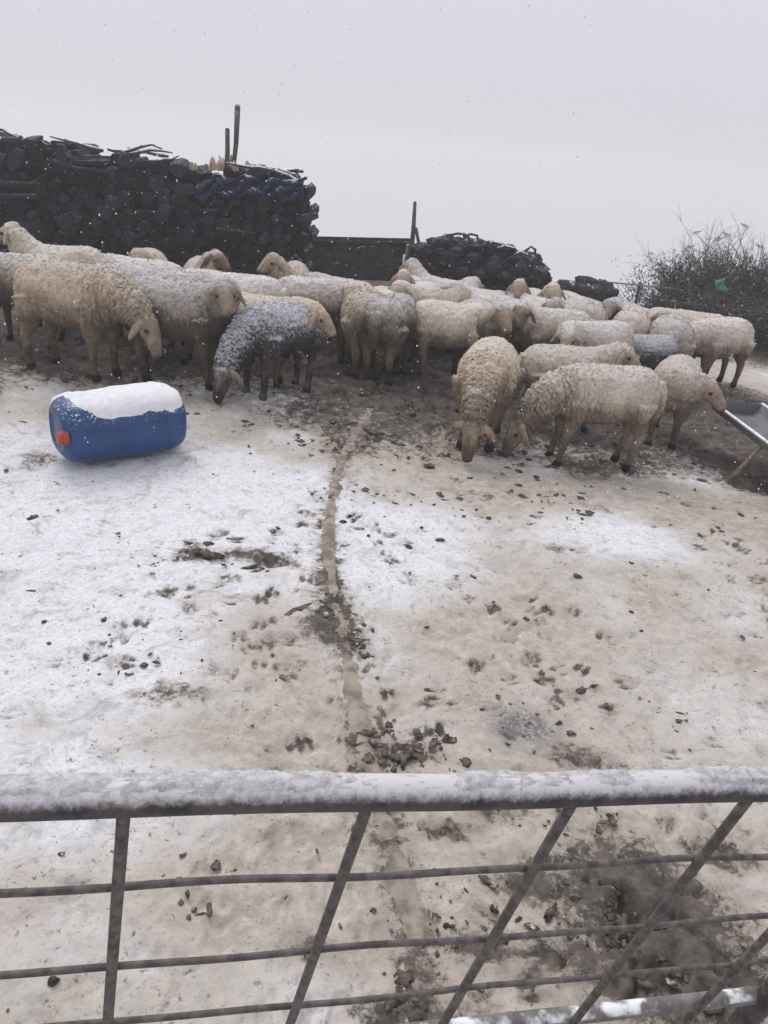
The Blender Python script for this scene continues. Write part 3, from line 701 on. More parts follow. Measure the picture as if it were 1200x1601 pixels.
# ------------------------------------------------------------------ gate in the foreground
def make_gate():
    d0 = .90
    # corner, rail direction, bar direction from the near frame, all true 3-D vectors
    P0 = at_depth(195, 1246, d0); P3 = at_depth(1180, 1229, d0*1.277)
    e = (P3-P0)/3.0                               # one bar spacing
    en = e/np.linalg.norm(e)
    bdir = -.25*RT-.81*UP+.526*FW; bdir = bdir-en*np.dot(bdir, en); bdir /= np.linalg.norm(bdir)
    nrm = np.cross(en, bdir); nrm /= np.linalg.norm(nrm)
    root = empty('mesh_gate', (P0[0], P0[1], 0), 'grey steel mesh gate with snowy top rail across the foreground', 'gate')
    O = np.array(root.location); n0, n1 = -2.3, 4.6
    rr = .0235
    def pt(n, k): return P0+e*n+bdir*k-O
    mb = MB(); mb.tube([pt(n, 0)+np.array([0, 0, .002*math.sin(n*3)]) for n in np.linspace(n0, n1, 40)], [rr]*40, 20); mb.build('top_rail', M['gaterail'], root, True)
    # snow crust on the rail
    ns = 460; cs = 22; vs = []; nn = np.linspace(n0, n1, ns)
    perp = np.cross(en, np.array([0, 0, 1.0])); perp /= np.linalg.norm(perp); upv = np.cross(perp, en)
    grid = np.zeros((ns, cs)); 
    for i, n in enumerate(nn):
        for j in range(cs):
            a = math.pi*(-.02+1.04*j/(cs-1)); vs.append((n, a))
    vs = np.array(vs); q = np.stack([vs[:, 0]*8, vs[:, 1]*2.2, 0*vs[:, 0]], 1)
    cover = sstep(vs[:, 1]+.16*fbm(q*1.5, 3)+.25*fbm(q*6, 2), .62, 1.25)*(1-sstep(vs[:, 1], 2.5, 3.0))
    bare = sstep(np.abs(vs[:, 0]-1.92), .10, .42)*.6+.4          # a stretch rubbed nearly bare
    bare = np.minimum(bare, 1-.8*sstep(fbm(np.stack([vs[:, 0]*1.7, 0*vs[:, 0], 0*vs[:, 0]+3], 1), 2), .15, .5))
    th = cover*(.0042+.0035*fbm(q, 4)+.0035*fbm(q*4, 2))*bare-.0016+.0020*fbm(q*3.5, 3)
    rad = rr+th
    cv = []
    for (n, a), r_ in zip(vs, rad):
        cv.append(P0+e*n-O+np.array([0, 0, .002*math.sin(n*3)])+perp*(math.cos(a)*r_)+upv*(math.sin(a)*r_))
    fs = [(i*cs+j, i*cs+j+1, (i+1)*cs+j+1, (i+1)*cs+j) for i in range(ns-1) for j in range(cs-1)]
    sb = MB(); sb.add(cv, fs); sb.build('rail_snow', M['railsnow'], root, True)
    row = .0905
    def solve(n, ytarget):
        lo, hi = 0, .8
        for _ in range(50):
            m_ = (lo+hi)/2; p = P0+e*n+bdir*m_-CAM; y = 800.5-F*np.dot(p, UP)/np.dot(p, FW)
            if y < ytarget: lo = m_
            else: hi = m_
        return lo
    rows = [solve(2, 1362), solve(2, 1472), solve(2, 1553)]; low = solve(3, 1598)/row
    print('ROWS', rows, low*row)
    for n in range(-2, 5):
        b = MB(); b.tube([pt(n, k)+nrm*(-.004) for k in np.linspace(.012, 1.02, 16)], [.0082]*16, 10); b.build('upright_bar', M['gate'], root, True)
    for k in [kk/row for kk in rows+[.92]]:
        b = MB(); ns_ = np.linspace(n0, n1, 60)
        wob = [.0035*math.sin(n*2.6+k*1.7)+.0025*math.sin(n*5.1+k) for n in ns_]
        b.tube([pt(n, k*row+w)+nrm*.006 for n, w in zip(ns_, wob)], [.0054]*60, 8); b.build('cross_wire', M['gate'], root, True)
    for k, nm in ((low, 'lower_rail'), (11.4, 'bottom_rail')):
        b = MB(); b.tube([pt(n, k*row)+nrm*.012 for n in np.linspace(n0, n1, 20)], [.017]*20, 14); b.build(nm, M['rail2'], root, True)
    for n in (n0, n1):
        b = MB(); p0, p1 = pt(n, -.02), pt(n, .35)
        g = pt(n, 1.04); foot = np.array([g[0], g[1], -.06])
        b.tube([p0, p1, g, foot], [.024]*4, 14); b.build('end_post', M['gaterail'], root, True)
M['rail2'] = simple('lower_rail_steel', (.13, .12, .115), (.23, .215, .205), 22, .6, .45, .3, .003, snow_lo=.15)
make_gate()

# ------------------------------------------------------------------ trough
def make_trough():
    a = on_ground(1122, 618, .42); z = a[2]+.42
    far_l = at_depth(1, 1, 1)
    d = ray(1112, 627); t = (z-CAM_H)/d[2]; NL = CAM+d*t            # near-left corner
    d = ray(1200, 692); t = (z-CAM_H)/d[2]; NR = CAM+d*t
    ax = (NR-NL); ax[2] = 0; ax /= np.linalg.norm(ax); pr = np.array([-ax[1], ax[0], 0])
    if pr[1] < 0: pr = -pr
    g = float(terrain(NL[0], NL[1])); h = z-g
    root = empty('feed_trough', (NL[0], NL[1], g), 'long grey metal feed trough on thin legs at the right edge', 'trough')
    Lg, Wd, dp = 2.4, .44, .09
    mb = MB(); prof = [(0, 0), (.03, -.06), (.07, -dp), (Wd-.07, -dp), (Wd-.03, -.06), (Wd, 0)]
    th = .006; outer = [(p[0]+(-th if i < 3 else th), p[1]-th) for i, p in enumerate(prof)]
    vs = []
    for s in (0, Lg):
        for (w, zz) in prof: vs.append(ax*s+pr*w+np.array([0, 0, h+zz]))
        for (w, zz) in outer: vs.append(ax*s+pr*w+np.array([0, 0, h+zz]))
    n = 6; fs = []
    for i in range(n-1):
        fs.append((i, i+1, i+1+2*n, i+2*n)); fs.append((n+i+1, n+i, n+i+2*n, n+i+1+2*n))
    for i0 in (0, n-1): fs.append((i0, i0+2*n, i0+n+2*n, i0+n))
    fs.append(tuple(range(n))[::-1]); fs.append(tuple(2*n+i for i in range(n)))
    mb.add(vs, fs); mb.build('tray', M['trough'], root)
    for w in (-.008, Wd+.008):
        b = MB(); b.tube([ax*s+pr*w+np.array([0, 0, h+.004]) for s in np.linspace(-.01, Lg+.01, 12)], [.013]*12, 10); b.build('rim', M['rimsnow'], root, True)
    for s in (.92, 1.9):
        for w, sp in ((.03, -.16), (Wd-.03, .10)):
            b = MB(); p0 = ax*s+pr*w+np.array([0, 0, h-.07]); p1 = ax*(s-.06)+pr*(w+sp)+np.array([0, 0, .0])
            b.tube([p0, p1], [.016, .016], 8); b.tube([p1+ax*.05, p1-ax*.07], [.014, .014], 8); b.build('leg', M['rust'], root, True)
    return root
M['rimsnow'] = simple('trough_rim', (.42, .41, .43), (.60, .60, .63), 20, .5, .9, .1, .002, snow_lo=.0)
make_trough()

# ------------------------------------------------------------------ woodpile
def log_mesh(seed, n=9):
    rs = random.Random(seed); mb = MB(); L = .5
    pts = [(0, 0, 0), (0, .02, 0), (0, .25, .006), (0, .5, 0)]
    mb.tube(pts, [(.86, .86), (1, 1), (1.04, .98), (.95, .97)], n)
    v = np.array(mb.v); ph = vnoise(np.stack([v[:, 0]*1.4, v[:, 1]*2, v[:, 2]*1.4], 1)+seed*9.7); f = 1+.42*ph
    v[:, 0] *= f; v[:, 2] *= f
    mb.v = [tuple(x) for x in v]; me = mb.mesh('firewood_log', False); me.materials.append(M['log']); return me
LOGS = [log_mesh(s, 8+s % 3) for s in range(7)]
LOG_LABEL = 'one dark log in the stack of the tall woodpile at the left'
def put_log(p, rx, rz_, rot, me, name, label, cat, group, mat=None, ln=1.0):
    o = bpy.data.objects.new(name, me); col.objects.link(o)
    o.location = tuple(map(float, p)); o.scale = (rx, ln, rz_); o.rotation_euler = rot
    tag(o, label, cat, group); return o
def make_pile():
    D = 10.6
    prof = [(-420, 190), (-200, 200), (0, 211), (40, 209), (62, 224), (100, 221), (130, 235), (180, 236), (230, 240), (265, 256), (300, 262), (400, 264), (440, 270), (468, 282), (476, 292)]
    prow = [at_depth(x, y, D) for x, y in prof]
    Yp = 11.0
    prow = []
    for x, y in prof:
        d = ray(x, y); prow.append(CAM+d*(Yp/d[1]))
    PX = [p[0] for p in prow]; PZ = [p[2] for p in prow]
    xr = PX[-1]; xl = PX[0]
    zb = float(terrain(-3, Yp))-.05
    pitch = .158; rowh = .132; stuff = MB(); cnt = 0; r = 0; z = zb+.07; tops = []
    while z < max(PZ):
        x = xl+(r % 2)*pitch*.5
        while x < xr:
            xx = x+random.uniform(-.04, .04); zz = z+random.uniform(-.035, .035)
            top = np.interp(xx, PX, PZ)
            if zz < top-.03:
                rad = random.choice((.055, .068, .078, .088, .105))*random.uniform(.92, 1.08); y = Yp+random.uniform(-.10, .06)
                vis = xx > -5.75 and zz > zb+.50
                if vis:
                    side = random.random() < .10 and xx < xr-.5
                    y = Yp+random.uniform(-.15, .05)
                    put_log((xx+.20, y, zz) if side else (xx, y, zz), rad*(.75 if side else 1), rad*random.uniform(.8, 1.05)*(.75 if side else 1), (random.uniform(-.15, .15), random.uniform(-.2, .2) if side else random.uniform(-3, 3), math.pi/2+random.uniform(-.3, .3) if side else random.uniform(-.35, .35)), random.choice(LOGS), 'firewood_log', LOG_LABEL, 'log', 'dark logs stacked in the tall woodpile'); cnt += 1
                else:
                    v = np.array([q.co[:] for q in random.choice(LOGS).vertices])*np.array([rad, 1, rad]); stuff.add(v+np.array([xx, y, zz]), [tuple(p.vertices) for p in LOGS[0].polygons] if False else [])
                    stuff.v = stuff.v[:-len(v)]; me = random.choice(LOGS)
                    stuff.add(np.array([q.co[:] for q in me.vertices])*np.array([rad, 1, rad])+np.array([xx, y, zz]), [tuple(p.vertices) for p in me.polygons])
                # logs stacked behind the face
                me = random.choice(LOGS)
                stuff.add(np.array([q.co[:] for q in me.vertices])*np.array([.085, 1.6, .085])+np.array([xx+.07, Yp+.16, zz+(.05 if zz < top-.15 else -.06)]), [tuple(p.vertices) for p in me.polygons])
                cnt += 0
            x += pitch
        r += 1; z += rowh
    print('LOGS', cnt)
    so = stuff.build('stacked_logs', M['log'], None); tag(so, 'dark inner logs packed behind the front of the tall woodpile', 'woodpile', None, 'stuff')
    # loose snowy branches thrown along the top
    for i in range(15):
        px = random.choice([random.uniform(385, 470), random.uniform(385, 470), random.uniform(0, 260)])
        x0 = CAM[0]+(ray(px, 250)*(Yp/ray(px, 250)[1]))[0]
        zt = np.interp(x0, PX, PZ); b = MB(); L = random.uniform(.3, .7); a = random.uniform(-.5, .35)
        s = random.choice((-1, 1)); p = [np.array([x0-s*L*.5*math.cos(a), Yp-.05+random.uniform(-.05, .3), zt+.0-L*.3*math.sin(a)+.02])]
        for k in range(4): p.append(p[-1]+np.array([s*L/4, random.uniform(-.04, .04), L/4*math.sin(a)+random.uniform(-.03, .03)]))
        p = [np.array([min(q[0], xr+.02), q[1], min(q[2], np.interp(q[0], PX, PZ)+.14)]) for q in p]
        b.tube(p, [.024, .026, .022, .017, .010], 7)
        o = b.build('branch', M['branch'], None, True); tag(o, 'snow-laced branch thrown on top of the tall woodpile', 'branch', 'branches on top of the woodpile')
    # pale split firewood around the two posts
    for i in range(16):
        px = random.uniform(288, 398); d = ray(px, 262); x0 = (d*(Yp/d[1]))[0]; zt = np.interp(x0, PX, PZ)
        h = random.uniform(.08, .20); w = random.uniform(.025, .045)
        b = MB(); tl = random.uniform(-.6, .6)
        b.tube([(0, 0, 0), (.3*h*tl, 0, h*.6), (.5*h*tl, random.uniform(-.02, .02), h)], [w, w*.9, w*.25], 4)
        o = b.build('split_firewood', M['palewood'], None); o.location = (x0, Yp+random.uniform(-.02, .2), zt-.03)
        tag(o, 'pale split firewood stick poking from the woodpile top beside the two posts', 'firewood', 'pale split sticks on the woodpile')
    for (xa, ya, xb, yb, w0, w1, lab, mat) in ((352, 275, 355, 203, .034, .030, 'shorter grey post standing on the woodpile, left of the taller one', M['post']), (363, 278, 371, 166, .027, .038, 'taller pale-tipped pole standing on the woodpile', M['post'])):
        A = ray(xa, ya); A = CAM+A*((Yp+.1)/A[1]); B = ray(xb, yb); B = CAM+B*((Yp+.12)/B[1])
        root = empty('wooden_post', (A[0], A[1], A[2]-.5), lab, 'post', 'two posts on the woodpile'); O = np.array(root.location)
        b = MB(); m_ = (A+B)/2+np.array([.015, 0, 0]); dn = A+(A-B)*.5
        b.tube([dn-O, A-O, m_-O, B-O], [w0*1.05, w0, (w0+w1)/2, w1], 9); b.build('shaft', mat, root, True)
        b = MB(); ax_ = (B-A)/np.linalg.norm(B-A)
        b.tube([B-O-ax_*.10 if w1 > .035 else B-O-ax_*.004, B-O+ax_*.02], [w1*1.05, w1*.8], 9); b.build('cut_end', M['palewood'] if w1 > .035 else M['post'], root, True)
    # blue tarpaulin tucked between the upper logs
    vs = []; nu, nv = 44, 12
    for i in range(nu):
        for j in range(nv):
            px = 306+(474-306)*i/(nu-1); py = (281 if px < 330 else 276)+ (6 if px > 400 else 0)+(33-10*abs(i/(nu-1)-.4))*j/(nv-1)+4*math.sin(i*.55)
            d = ray(px, py); p = CAM+d*((Yp-.10+.05*math.sin(i*.7+j*.9)+.03*math.sin(i*1.3-j*1.7))/d[1]); vs.append(p)
    b = MB(); b.add(vs, [(i*nv+j, (i+1)*nv+j, (i+1)*nv+j+1, i*nv+j+1) for i in range(nu-1) for j in range(nv-1)])
    o = b.build('tarpaulin', M['tarp'], None, True); tag(o, 'dark blue tarpaulin strip tucked along the upper right of the woodpile', 'tarpaulin')
    s = o.modifiers.new('t', 'SOLIDIFY'); s.thickness = .012
make_pile()

# ------------------------------------------------------------------ behind: plank fence, leaning post, stump heap, far heap
def plane_pt(px, py, Y):
    d = ray(px, py); return CAM+d*(Y/d[1])
def make_back():
    # plank fence
    Y = 12.6; A = plane_pt(476, 375.5, Y); B = plane_pt(642, 379, Y); g = float(terrain(A[0], Y))
    root = empty('plank_fence', (A[0], Y, g), 'dark low plank fence between the tall woodpile and the stump heap', 'fence'); O = np.array(root.location)
    n = 9; h0 = A[2]-g
    slope = (B[2]-A[2])/(B[0]-A[0]); Ln = B[0]-A[0]
    b = MB(); k = 0; z = .06
    while z < h0+.02:
        b.tube([(-.02, random.uniform(0, .015), z), (Ln*.5, random.uniform(0, .015), z+slope*Ln*.5+random.uniform(-.01, .01)), (Ln+.02, random.uniform(0, .015), z+slope*Ln)], [(.016, .068)]*3, 8, power=5); z += .1285
    b.build('plank_panel', M['plank'], root)
    b = MB(); b.tube([(-.03, -.005, h0-.01), (Ln*.5, 0, h0-.01+slope*Ln*.5), (Ln+.03, -.005, h0-.01+slope*Ln)], [(.04, .025)]*3, 8, power=4); b.build('top_rail', M['plank'], root)
    for s in (.02, .5, .98):
        b = MB(); b.tube([(Ln*s, .055, -.1), (Ln*s, .055, h0+slope*Ln*s+.03)], [.045, .04], 8); b.build('post', M['plank'], root)
    # tall leaning post with brace and stub
    Y = 12.3; base = plane_pt(643, 440, Y); g = float(terrain(base[0], Y))
    root = empty('braced_post', (base[0], Y, g), 'tall grey wooden post with a slanted brace rising behind the flock', 'post'); O = np.array(root.location)
    top = plane_pt(648.5, 315, Y); low = plane_pt(642, 400, Y)
    b = MB(); b.tube([np.array([low[0]-.04, Y, g-.1])-O, low-O, (low+top)/2-O+np.array([.008, 0, 0]), top-O], [.042, .040, .034, .024], 9); b.build('shaft', M['post'], root, True)
    t2 = plane_pt(650, 356, Y+.02); l2 = plane_pt(657, 395, Y+.05)
    dd = (l2-t2); b = MB(); b.tube([t2-O, l2-O, l2+dd*(l2[2]-g)/max(.1, -dd[2])*.9-O], [.026, .028, .030], 8); b.build('brace', M['post'], root, True)
    l3 = plane_pt(639, 382, Y-.02); b = MB(); b.tube([np.array([l3[0]-.02, Y-.04, g-.1])-O, l3-O], [.05, .036], 8); b.build('stub', M['post'], root, True)
    b = MB(); p = plane_pt(651, 398, Y-.10); q = plane_pt(631, 408, Y-.1); q2 = plane_pt(632, 398, Y-.1)
    b.tube([np.array([p[0], p[1], p[2]-.25])-O, p-O], [.035, .02], 7); b.tube([np.array([q[0], q[1], q[2]-.2])-O, q2-O], [.02, .018], 7); b.build('snow_clump', M['snow'], root, True)
    # stump heap
    Y = 12.0; prof = [(656, 410), (660, 378), (672, 372), (690, 370), (705, 364), (725, 365), (745, 372), (760, 378), (795, 384), (805, 395), (820, 388), (836, 398), (847, 408), (850, 440)]
    W = [plane_pt(x, y, Y) for x, y in prof]; PX = [p[0] for p in W]; PZ = [p[2] for p in W]; zb = float(terrain(1, Y))
    stuff = MB(); c = 0
    SM = []
    for s in range(6):
        v = IV*(1+.42*vnoise(IV*1.3+s*13)+.22*vnoise(IV*3.4+s*5))[:, None]*np.array([1.15, .9, .85]); mb = MB(); mb.add(v, IF); me = mb.mesh('wood_stump'); me.materials.append(M['stump']); SM.append(me)
    z = zb
    while z < max(PZ):
        x = PX[0]+random.uniform(0, .08)
        while x < PX[-1]:
            t = np.interp(x, PX, PZ)
            rad = random.uniform(.075, .115)
            if z < t-.05:
                o = None
                if z > zb+.48:
                    o = bpy.data.objects.new('wood_stump', random.choice(SM)); col.objects.link(o); c += 1
                    o.location = (x+random.uniform(-.03, .03), Y+random.uniform(-.10, .08), min(z+random.uniform(-.03, .03), t-rad*.8)); o.scale = (rad*1.15, rad*1.3, rad); o.rotation_euler = (random.uniform(-.4, .4), random.uniform(-.5, .5), random.uniform(0, 6))
                    tag(o, 'one dark stump in the heap right of the braced post', 'stump', 'dark stumps piled in the heap')
                me = random.choice(SM); stuff.add(np.array([q.co[:] for q in me.vertices])*np.array([.14, .2, .12])+np.array([x, Y+.17, min(z, t-.12)]), [tuple(p.vertices) for p in me.polygons])
            x += random.uniform(.13, .17)
        z += .125
    print('STUMPS', c)
    tag(stuff.build('stump_heap_core', M['stump'], None), 'dark packed wood filling the heap behind its front stumps', 'woodpile', None, 'stuff')
    # a few snowy roots sticking out
    for px, py, dx, dz in ((788, 388, .30, .05), (770, 382, .25, .06), (812, 400, .22, .10), (828, 392, .15, .12), (715, 366, .3, .03), (735, 368, .2, .05)):
        p = plane_pt(px, py, Y-.08); b = MB(); b.tube([p-np.array([dx*.5, 0, .03]), p+np.array([0, -.03, dz*.6]), p+np.array([dx*.5, 0, dz*.2]), p+np.array([dx*.6, .02, -.06])], [.022, .026, .022, .012], 7)
        tag(b.build('root', M['branch'], None, True), 'snow-dusted root lying on top of the stump heap', 'root', 'roots on the stump heap')
    # far low heap
    Y = 14.0; prof = [(846, 462), (856, 446), (880, 438), (897, 440), (906, 430), (920, 431), (936, 440), (946, 438), (953, 446), (964, 462)]
    W = [plane_pt(x, y, Y) for x, y in prof]; PX = [p[0] for p in W]; PZ = [p[2] for p in W]; zb = float(terrain(4, Y))-.1
    mb = MB()
    for x in np.arange(PX[0]+.06, PX[-1], .10):
        t = np.interp(x, PX, PZ)
        for z in np.arange(zb, t-.04, .12):
            r = .09+random.uniform(0, .05); me = random.choice(SM)
            mb.add(np.array([q.co[:] for q in me.vertices])*np.array([r, r, r*.9])+np.array([x, Y+random.uniform(-.1, .1), min(z, t-r*.75)]), [tuple(p.vertices) for p in me.polygons])
    tag(mb.build('rubble_heap', M['darkheap'], None, True), 'low dark lumpy heap in the distance, right of the stump heap', 'heap')
    # wire fence
    Y = 14.4; A = plane_pt(938, 440, Y); B = plane_pt(1062, 452, Y); g = float(terrain(A[0], Y))
    root = empty('wire_fence', (A[0], Y, g), 'grey wire mesh fence below the bare shrub at the right', 'fence'); Ln = B[0]-A[0]; h = A[2]-g
    sl = (B[2]-A[2])/Ln
    b = MB(); b.tube([(0, 0, h), (Ln, 0, h+sl*Ln)], [.016, .016], 6); b.build('top_bar', M['wire'], root)
    b = MB()
    for i in range(-6, 24):
        for s in (1, -1):
            x0 = i*.09; x1 = x0+s*.6
            a_ = [(x0, 0.004*s, h-.62), (x1, .004*s, h-.02)]
            if 0 <= min(x0, x1) and max(x0, x1) <= Ln: b.tube(a_, [.005]*2, 4)
    b.build('wire_mesh', M['wire'], root)
    for s in (0, .5, 1):
        b = MB(); b.tube([(Ln*s, .02, -.1), (Ln*s, .02, h+.04+sl*Ln*s)], [.028, .026], 8); b.build('post', M['plank'], root)
    # dark low wall on the right
    Y = 13.2; A = plane_pt(1030, 470, Y); B = plane_pt(1330, 488, Y); g = float(terrain(A[0]+1, Y))-.25
    mb = MB(); Ln = B[0]-A[0]; rows = 8; hh = (A[2]-g)/rows
    for r_ in range(rows):
        x = random.uniform(-.2, 0)
        while x < Ln:
            w = random.uniform(.18, .38); v = IV*np.array([w*.56, .17, hh*.62]); v = np.sign(v)*np.abs(v/np.array([w*.56, .17, hh*.62]))**.6*np.array([w*.54, .17, hh*.56])
            v = v*(1+.10*vnoise(IV*2+random.random()*50))[:, None]
            mb.add(v*random.uniform(.8, 1.12)+np.array([x+w/2, random.uniform(-.05, .05), hh*(r_+.5)+random.uniform(-.025, .025)]), IF); x += w*.97
    o = mb.build('stone_wall', M['stonewall'], None, True); o.location = (A[0], Y, g); tag(o, 'low dark dry stone wall at the far right below the bare shrub', 'wall')
make_back()

# ------------------------------------------------------------------ shrubs
def make_shrub(px, py, Y, w, h, n, label, seed, dense=1.0):
    rs = random.Random(seed); p = plane_pt(px, py, Y); g = float(terrain(p[0], Y))
    root = empty('bare_shrub', (p[0], Y, g), label, 'shrub', 'bare shrubs behind the stone wall')
    stems = MB(); tw = MB(); lf = MB()
    def grow(p0, d, L, r, lvl):
        pts = [p0]; k = 5
        for i in range(k):
            d = d+np.array([rs.gauss(0, .16), rs.gauss(0, .16), rs.gauss(.0, .10)]); d /= np.linalg.norm(d); pts.append(pts[-1]+d*L/k)
        (stems if lvl == 0 else tw).tube(pts, [r*(1-.75*i/k) for i in range(k+1)], 5 if lvl < 2 else 3, cap=False)
        if lvl < 2:
            for q in range(int((5 if lvl == 0 else 4)*dense)+1):
                i = rs.randint(1, k); dd = d+np.array([rs.gauss(0, .6), rs.gauss(0, .6), rs.gauss(.15, .4)]); dd /= np.linalg.norm(dd)
                grow(pts[i], dd, L*rs.uniform(.35, .6), r*.5, lvl+1)
        if lvl == 2 or (lvl == 1 and rs.random() < .5):
            for q in range(int(7*dense)):
                c = pts[rs.randint(2, k)]+np.array([rs.gauss(0, .05), rs.gauss(0, .05), rs.gauss(0, .05)])
                if c[2] > h*rs.uniform(.45, 1.0): continue
                a = np.array([rs.gauss(0, 1), rs.gauss(0, 1), rs.gauss(0, 1)]); a /= np.linalg.norm(a); b = np.cross(a, (0, .3, 1)); b /= np.linalg.norm(b)+1e-6
                s = rs.uniform(.012, .03); lf.add([c, c+a*s*2-b*s*.6, c+a*s*3.2, c+a*s*2+b*s*.6], [(0, 1, 2, 3)])
    for i in range(n):
        a = rs.random()*6.28; rr = rs.random()**.5*w*.35
        d = np.array([math.cos(a)*rr/w*1.5, math.sin(a)*rr/w*1.2, 1.0]); d /= np.linalg.norm(d)
        grow(np.array([math.cos(a)*rr, math.sin(a)*rr*.7, -.05]), d, h*rs.uniform(.6, 1.0), .012, 0)
    stems.build('stem', M['shrub'], root); tw.build('twigs', M['shrub'], root); lf.build('leaves', M['shrubleaf'], root)
    return root
make_shrub(1150, 470, 15.2, 2.6, 1.35, 64, 'large bare shrub rising over the dark stone wall at the far right', 3, 1.3)
sc_ = make_shrub(1140, 500, 12.9, 2.6, .72, 70, 'low dark scrub growing along the near side of the dark stone wall', 12, 1.2); del sc_['group']
make_shrub(1068, 470, 15.0, 1.5, .98, 30, 'smaller pale bare shrub left of the large one, above the wire fence', 5, 1.1)
make_shrub(1225, 480, 14.8, 1.6, 1.35, 34, 'shrub cut by the right edge of the photo beside the large bare one', 8, 1.3)
def make_reeds():
    for i, (x0, y0, x1, y1, bend, lab) in enumerate(((1140, 430, 1168, 352, -.10, 'tallest dry reed stalk with a drooping plume above the large shrub'), (1128, 430, 1120, 372, .06, 'straight dry reed stalk left of the tallest reed'), (1136, 430, 1140, 366, .0, 'middle dry reed stalk above the large shrub'), (1112, 440, 1074, 385, .12, 'dry reed arching to the left over the shrub'), (1122, 440, 1085, 362, .10, 'long dry reed arching high to the left over the shrub'), (1180, 440, 1192, 385, -.04, 'dry reed at the right edge of the photo'))):
        Y = 15.3; A = plane_pt(x0, y0, Y); B = plane_pt(x1, y1, Y); g = float(terrain(A[0], Y))
        root = empty('dry_reed', (A[0], Y, g), lab, 'reed', 'dry reeds in the shrub'); O = np.array(root.location)
        m_ = A*.45+B*.55+np.array([bend*.4+(.1 if bend < 0 else -.1)*abs(bend)*3, 0, abs(bend)*1.5])
        b = MB(); b.tube([np.array([A[0], Y, g])-O, A-O, m_-O, B-O], [.011, .009, .007, .004], 5); b.build('stalk', M['reed'], root)
        b = MB(); s = 1 if bend <= 0 else -1
        for k in range(8): b.tube([B-O+np.array([-s*.02*k, 0, .004*k]), B-O+np.array([s*(.03+.012*(k % 3)), random.uniform(-.02, .02), -.02-.012*k])], [.0035, .001], 4)
        b.build('plume', M['reed'], root)
make_reeds()
def make_bag():
    Y = 13.7; vs = []; n = 9
    for i in range(n):
        for j in range(n):
            u, v = i/(n-1)-.5, j/(n-1)-.5
            p = plane_pt(1126+(15+3*v)*u+2*v, 446+v*18+7*u*v-3*u, Y); vs.append(p+np.array([0, .05*math.sin(u*5+v*6)+.03*math.cos(v*8), 0]))
    b = MB(); b.add(vs, [(i*n+j, (i+1)*n+j, (i+1)*n+j+1, i*n+j+1) for i in range(n-1) for j in range(n-1)])
    o = b.build('plastic_bag', M['greenbag'], None, True); s = o.modifiers.new('t', 'SOLIDIFY'); s.thickness = .008
    tag(o, 'scrap of green plastic bag caught in the large bare shrub', 'bag')
make_bag()

# ------------------------------------------------------------------ falling snow
def make_flakes():
    mb = MB(); oc = np.array([(1, 0, 0), (-1, 0, 0), (0, 1, 0), (0, -1, 0), (0, 0, 1), (0, 0, -1)], float); of = [(0, 2, 4), (2, 1, 4), (1, 3, 4), (3, 0, 4), (2, 0, 5), (1, 2, 5), (3, 1, 5), (0, 3, 5)]
    for _ in range(4300):
        y = random.uniform(3., 11.); x = random.uniform(-.75, .75)*(y+.5); z = random.uniform(.2, 5.0)
        s = random.uniform(.002, .0046)
        mb.add(oc*np.array([s, s, s*random.uniform(1, 1.8)])+np.array([x, y, z]), of)
    m = simple('flake', (.8, .8, .82), (.86, .86, .88), 5, .9, 0, 0)
    tag(mb.build('falling_snow', m, None), 'small white snowflakes falling through the air over the yard', 'snowfall', None, 'stuff')
make_flakes()

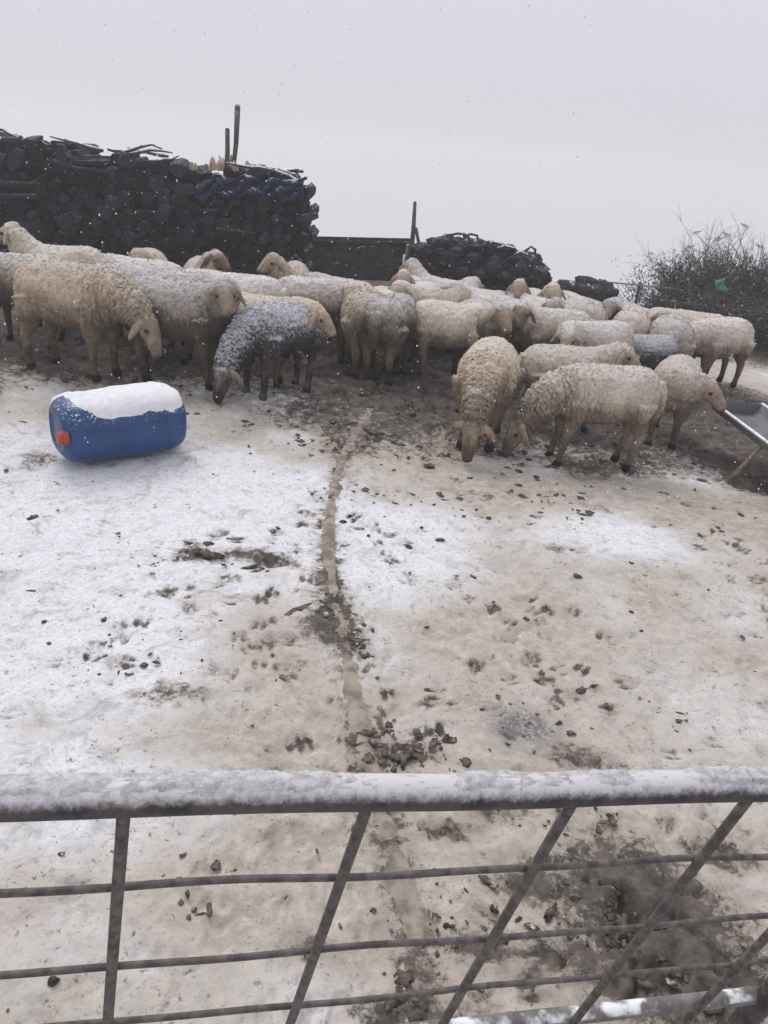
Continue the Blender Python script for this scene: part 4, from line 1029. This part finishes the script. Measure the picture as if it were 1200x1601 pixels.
# ------------------------------------------------------------------ light, air, camera
w = bpy.data.worlds.new('World'); scene.world = w; w.use_nodes = True
q = NT(w.node_tree); bg = w.node_tree.nodes['Background']
sky = q.n('ShaderNodeTexSky', sky_type='NISHITA'); sky.sun_disc = False; sky.sun_elevation = R(52); sky.sun_rotation = R(-40)
tc = q.n('ShaderNodeTexCoord').outputs['Generated']; sp = q.n('ShaderNodeSeparateXYZ'); q.l(tc, sp.inputs[0])
wob = q.math('ADD', sp.outputs['Z'], q.math('MULTIPLY', q.math('SUBTRACT', q.noise(tc, 2.2, 3), .5), .10))
over = q.mix(q.ramp(wob, -.25, .55), (.54, .54, .60), (.77, .77, .835))
skd = q.mix(1.0, sky.outputs[0], (.07, .07, .07), 'MULTIPLY')
q.l(q.mix(.06, over, skd), bg.inputs['Color']); bg.inputs['Strength'].default_value = 1.0
sl = bpy.data.lights.new('sun', 'SUN'); sl.energy = 1.5; sl.angle = R(35); sl.color = (1, .965, .93)
so = bpy.data.objects.new('sun', sl); col.objects.link(so); so.rotation_euler = (R(38), 0, R(-150+360)); so['kind'] = 'helper'

USE_HAZE = True
if USE_HAZE:
    mb = MB(); zl = float(terrain(0, 320))-8; mb.box((0, 150, (zl+6)/2), (1100, 360, 6-zl)); 
    m = bpy.data.materials.new('haze'); m.use_nodes = True; nt = m.node_tree; nt.nodes.remove(nt.nodes['Principled BSDF'])
    pv = nt.nodes.new('ShaderNodeVolumePrincipled'); pv.inputs['Density'].default_value = .0048; pv.inputs['Color'].default_value = (.95, .95, .97, 1); pv.inputs['Anisotropy'].default_value = .2
    nt.links.new(pv.outputs[0], nt.nodes['Material Output'].inputs['Volume'])
    tag(mb.build('haze', m, None), 'thin pale snowy haze filling the air', 'haze', None, 'stuff')

cd = bpy.data.cameras.new('camera'); cam = bpy.data.objects.new('camera', cd); col.objects.link(cam); scene.camera = cam
cd.sensor_fit = 'VERTICAL'; cd.sensor_height = 36; cd.lens = F/1601*36; cd.clip_start = .02; cd.clip_end = 3000
Mx = Matrix(((RT[0], UP[0], -FW[0], CAM[0]), (RT[1], UP[1], -FW[1], CAM[1]), (RT[2], UP[2], -FW[2], CAM[2]), (0, 0, 0, 1)))
cam.matrix_world = Mx
scene.view_settings.view_transform = 'Standard'; scene.view_settings.look = 'None'; scene.view_settings.exposure = .13; scene.view_settings.gamma = 1
scene.cycles.max_bounces = 6; scene.cycles.diffuse_bounces = 3; scene.cycles.volume_bounces = 1
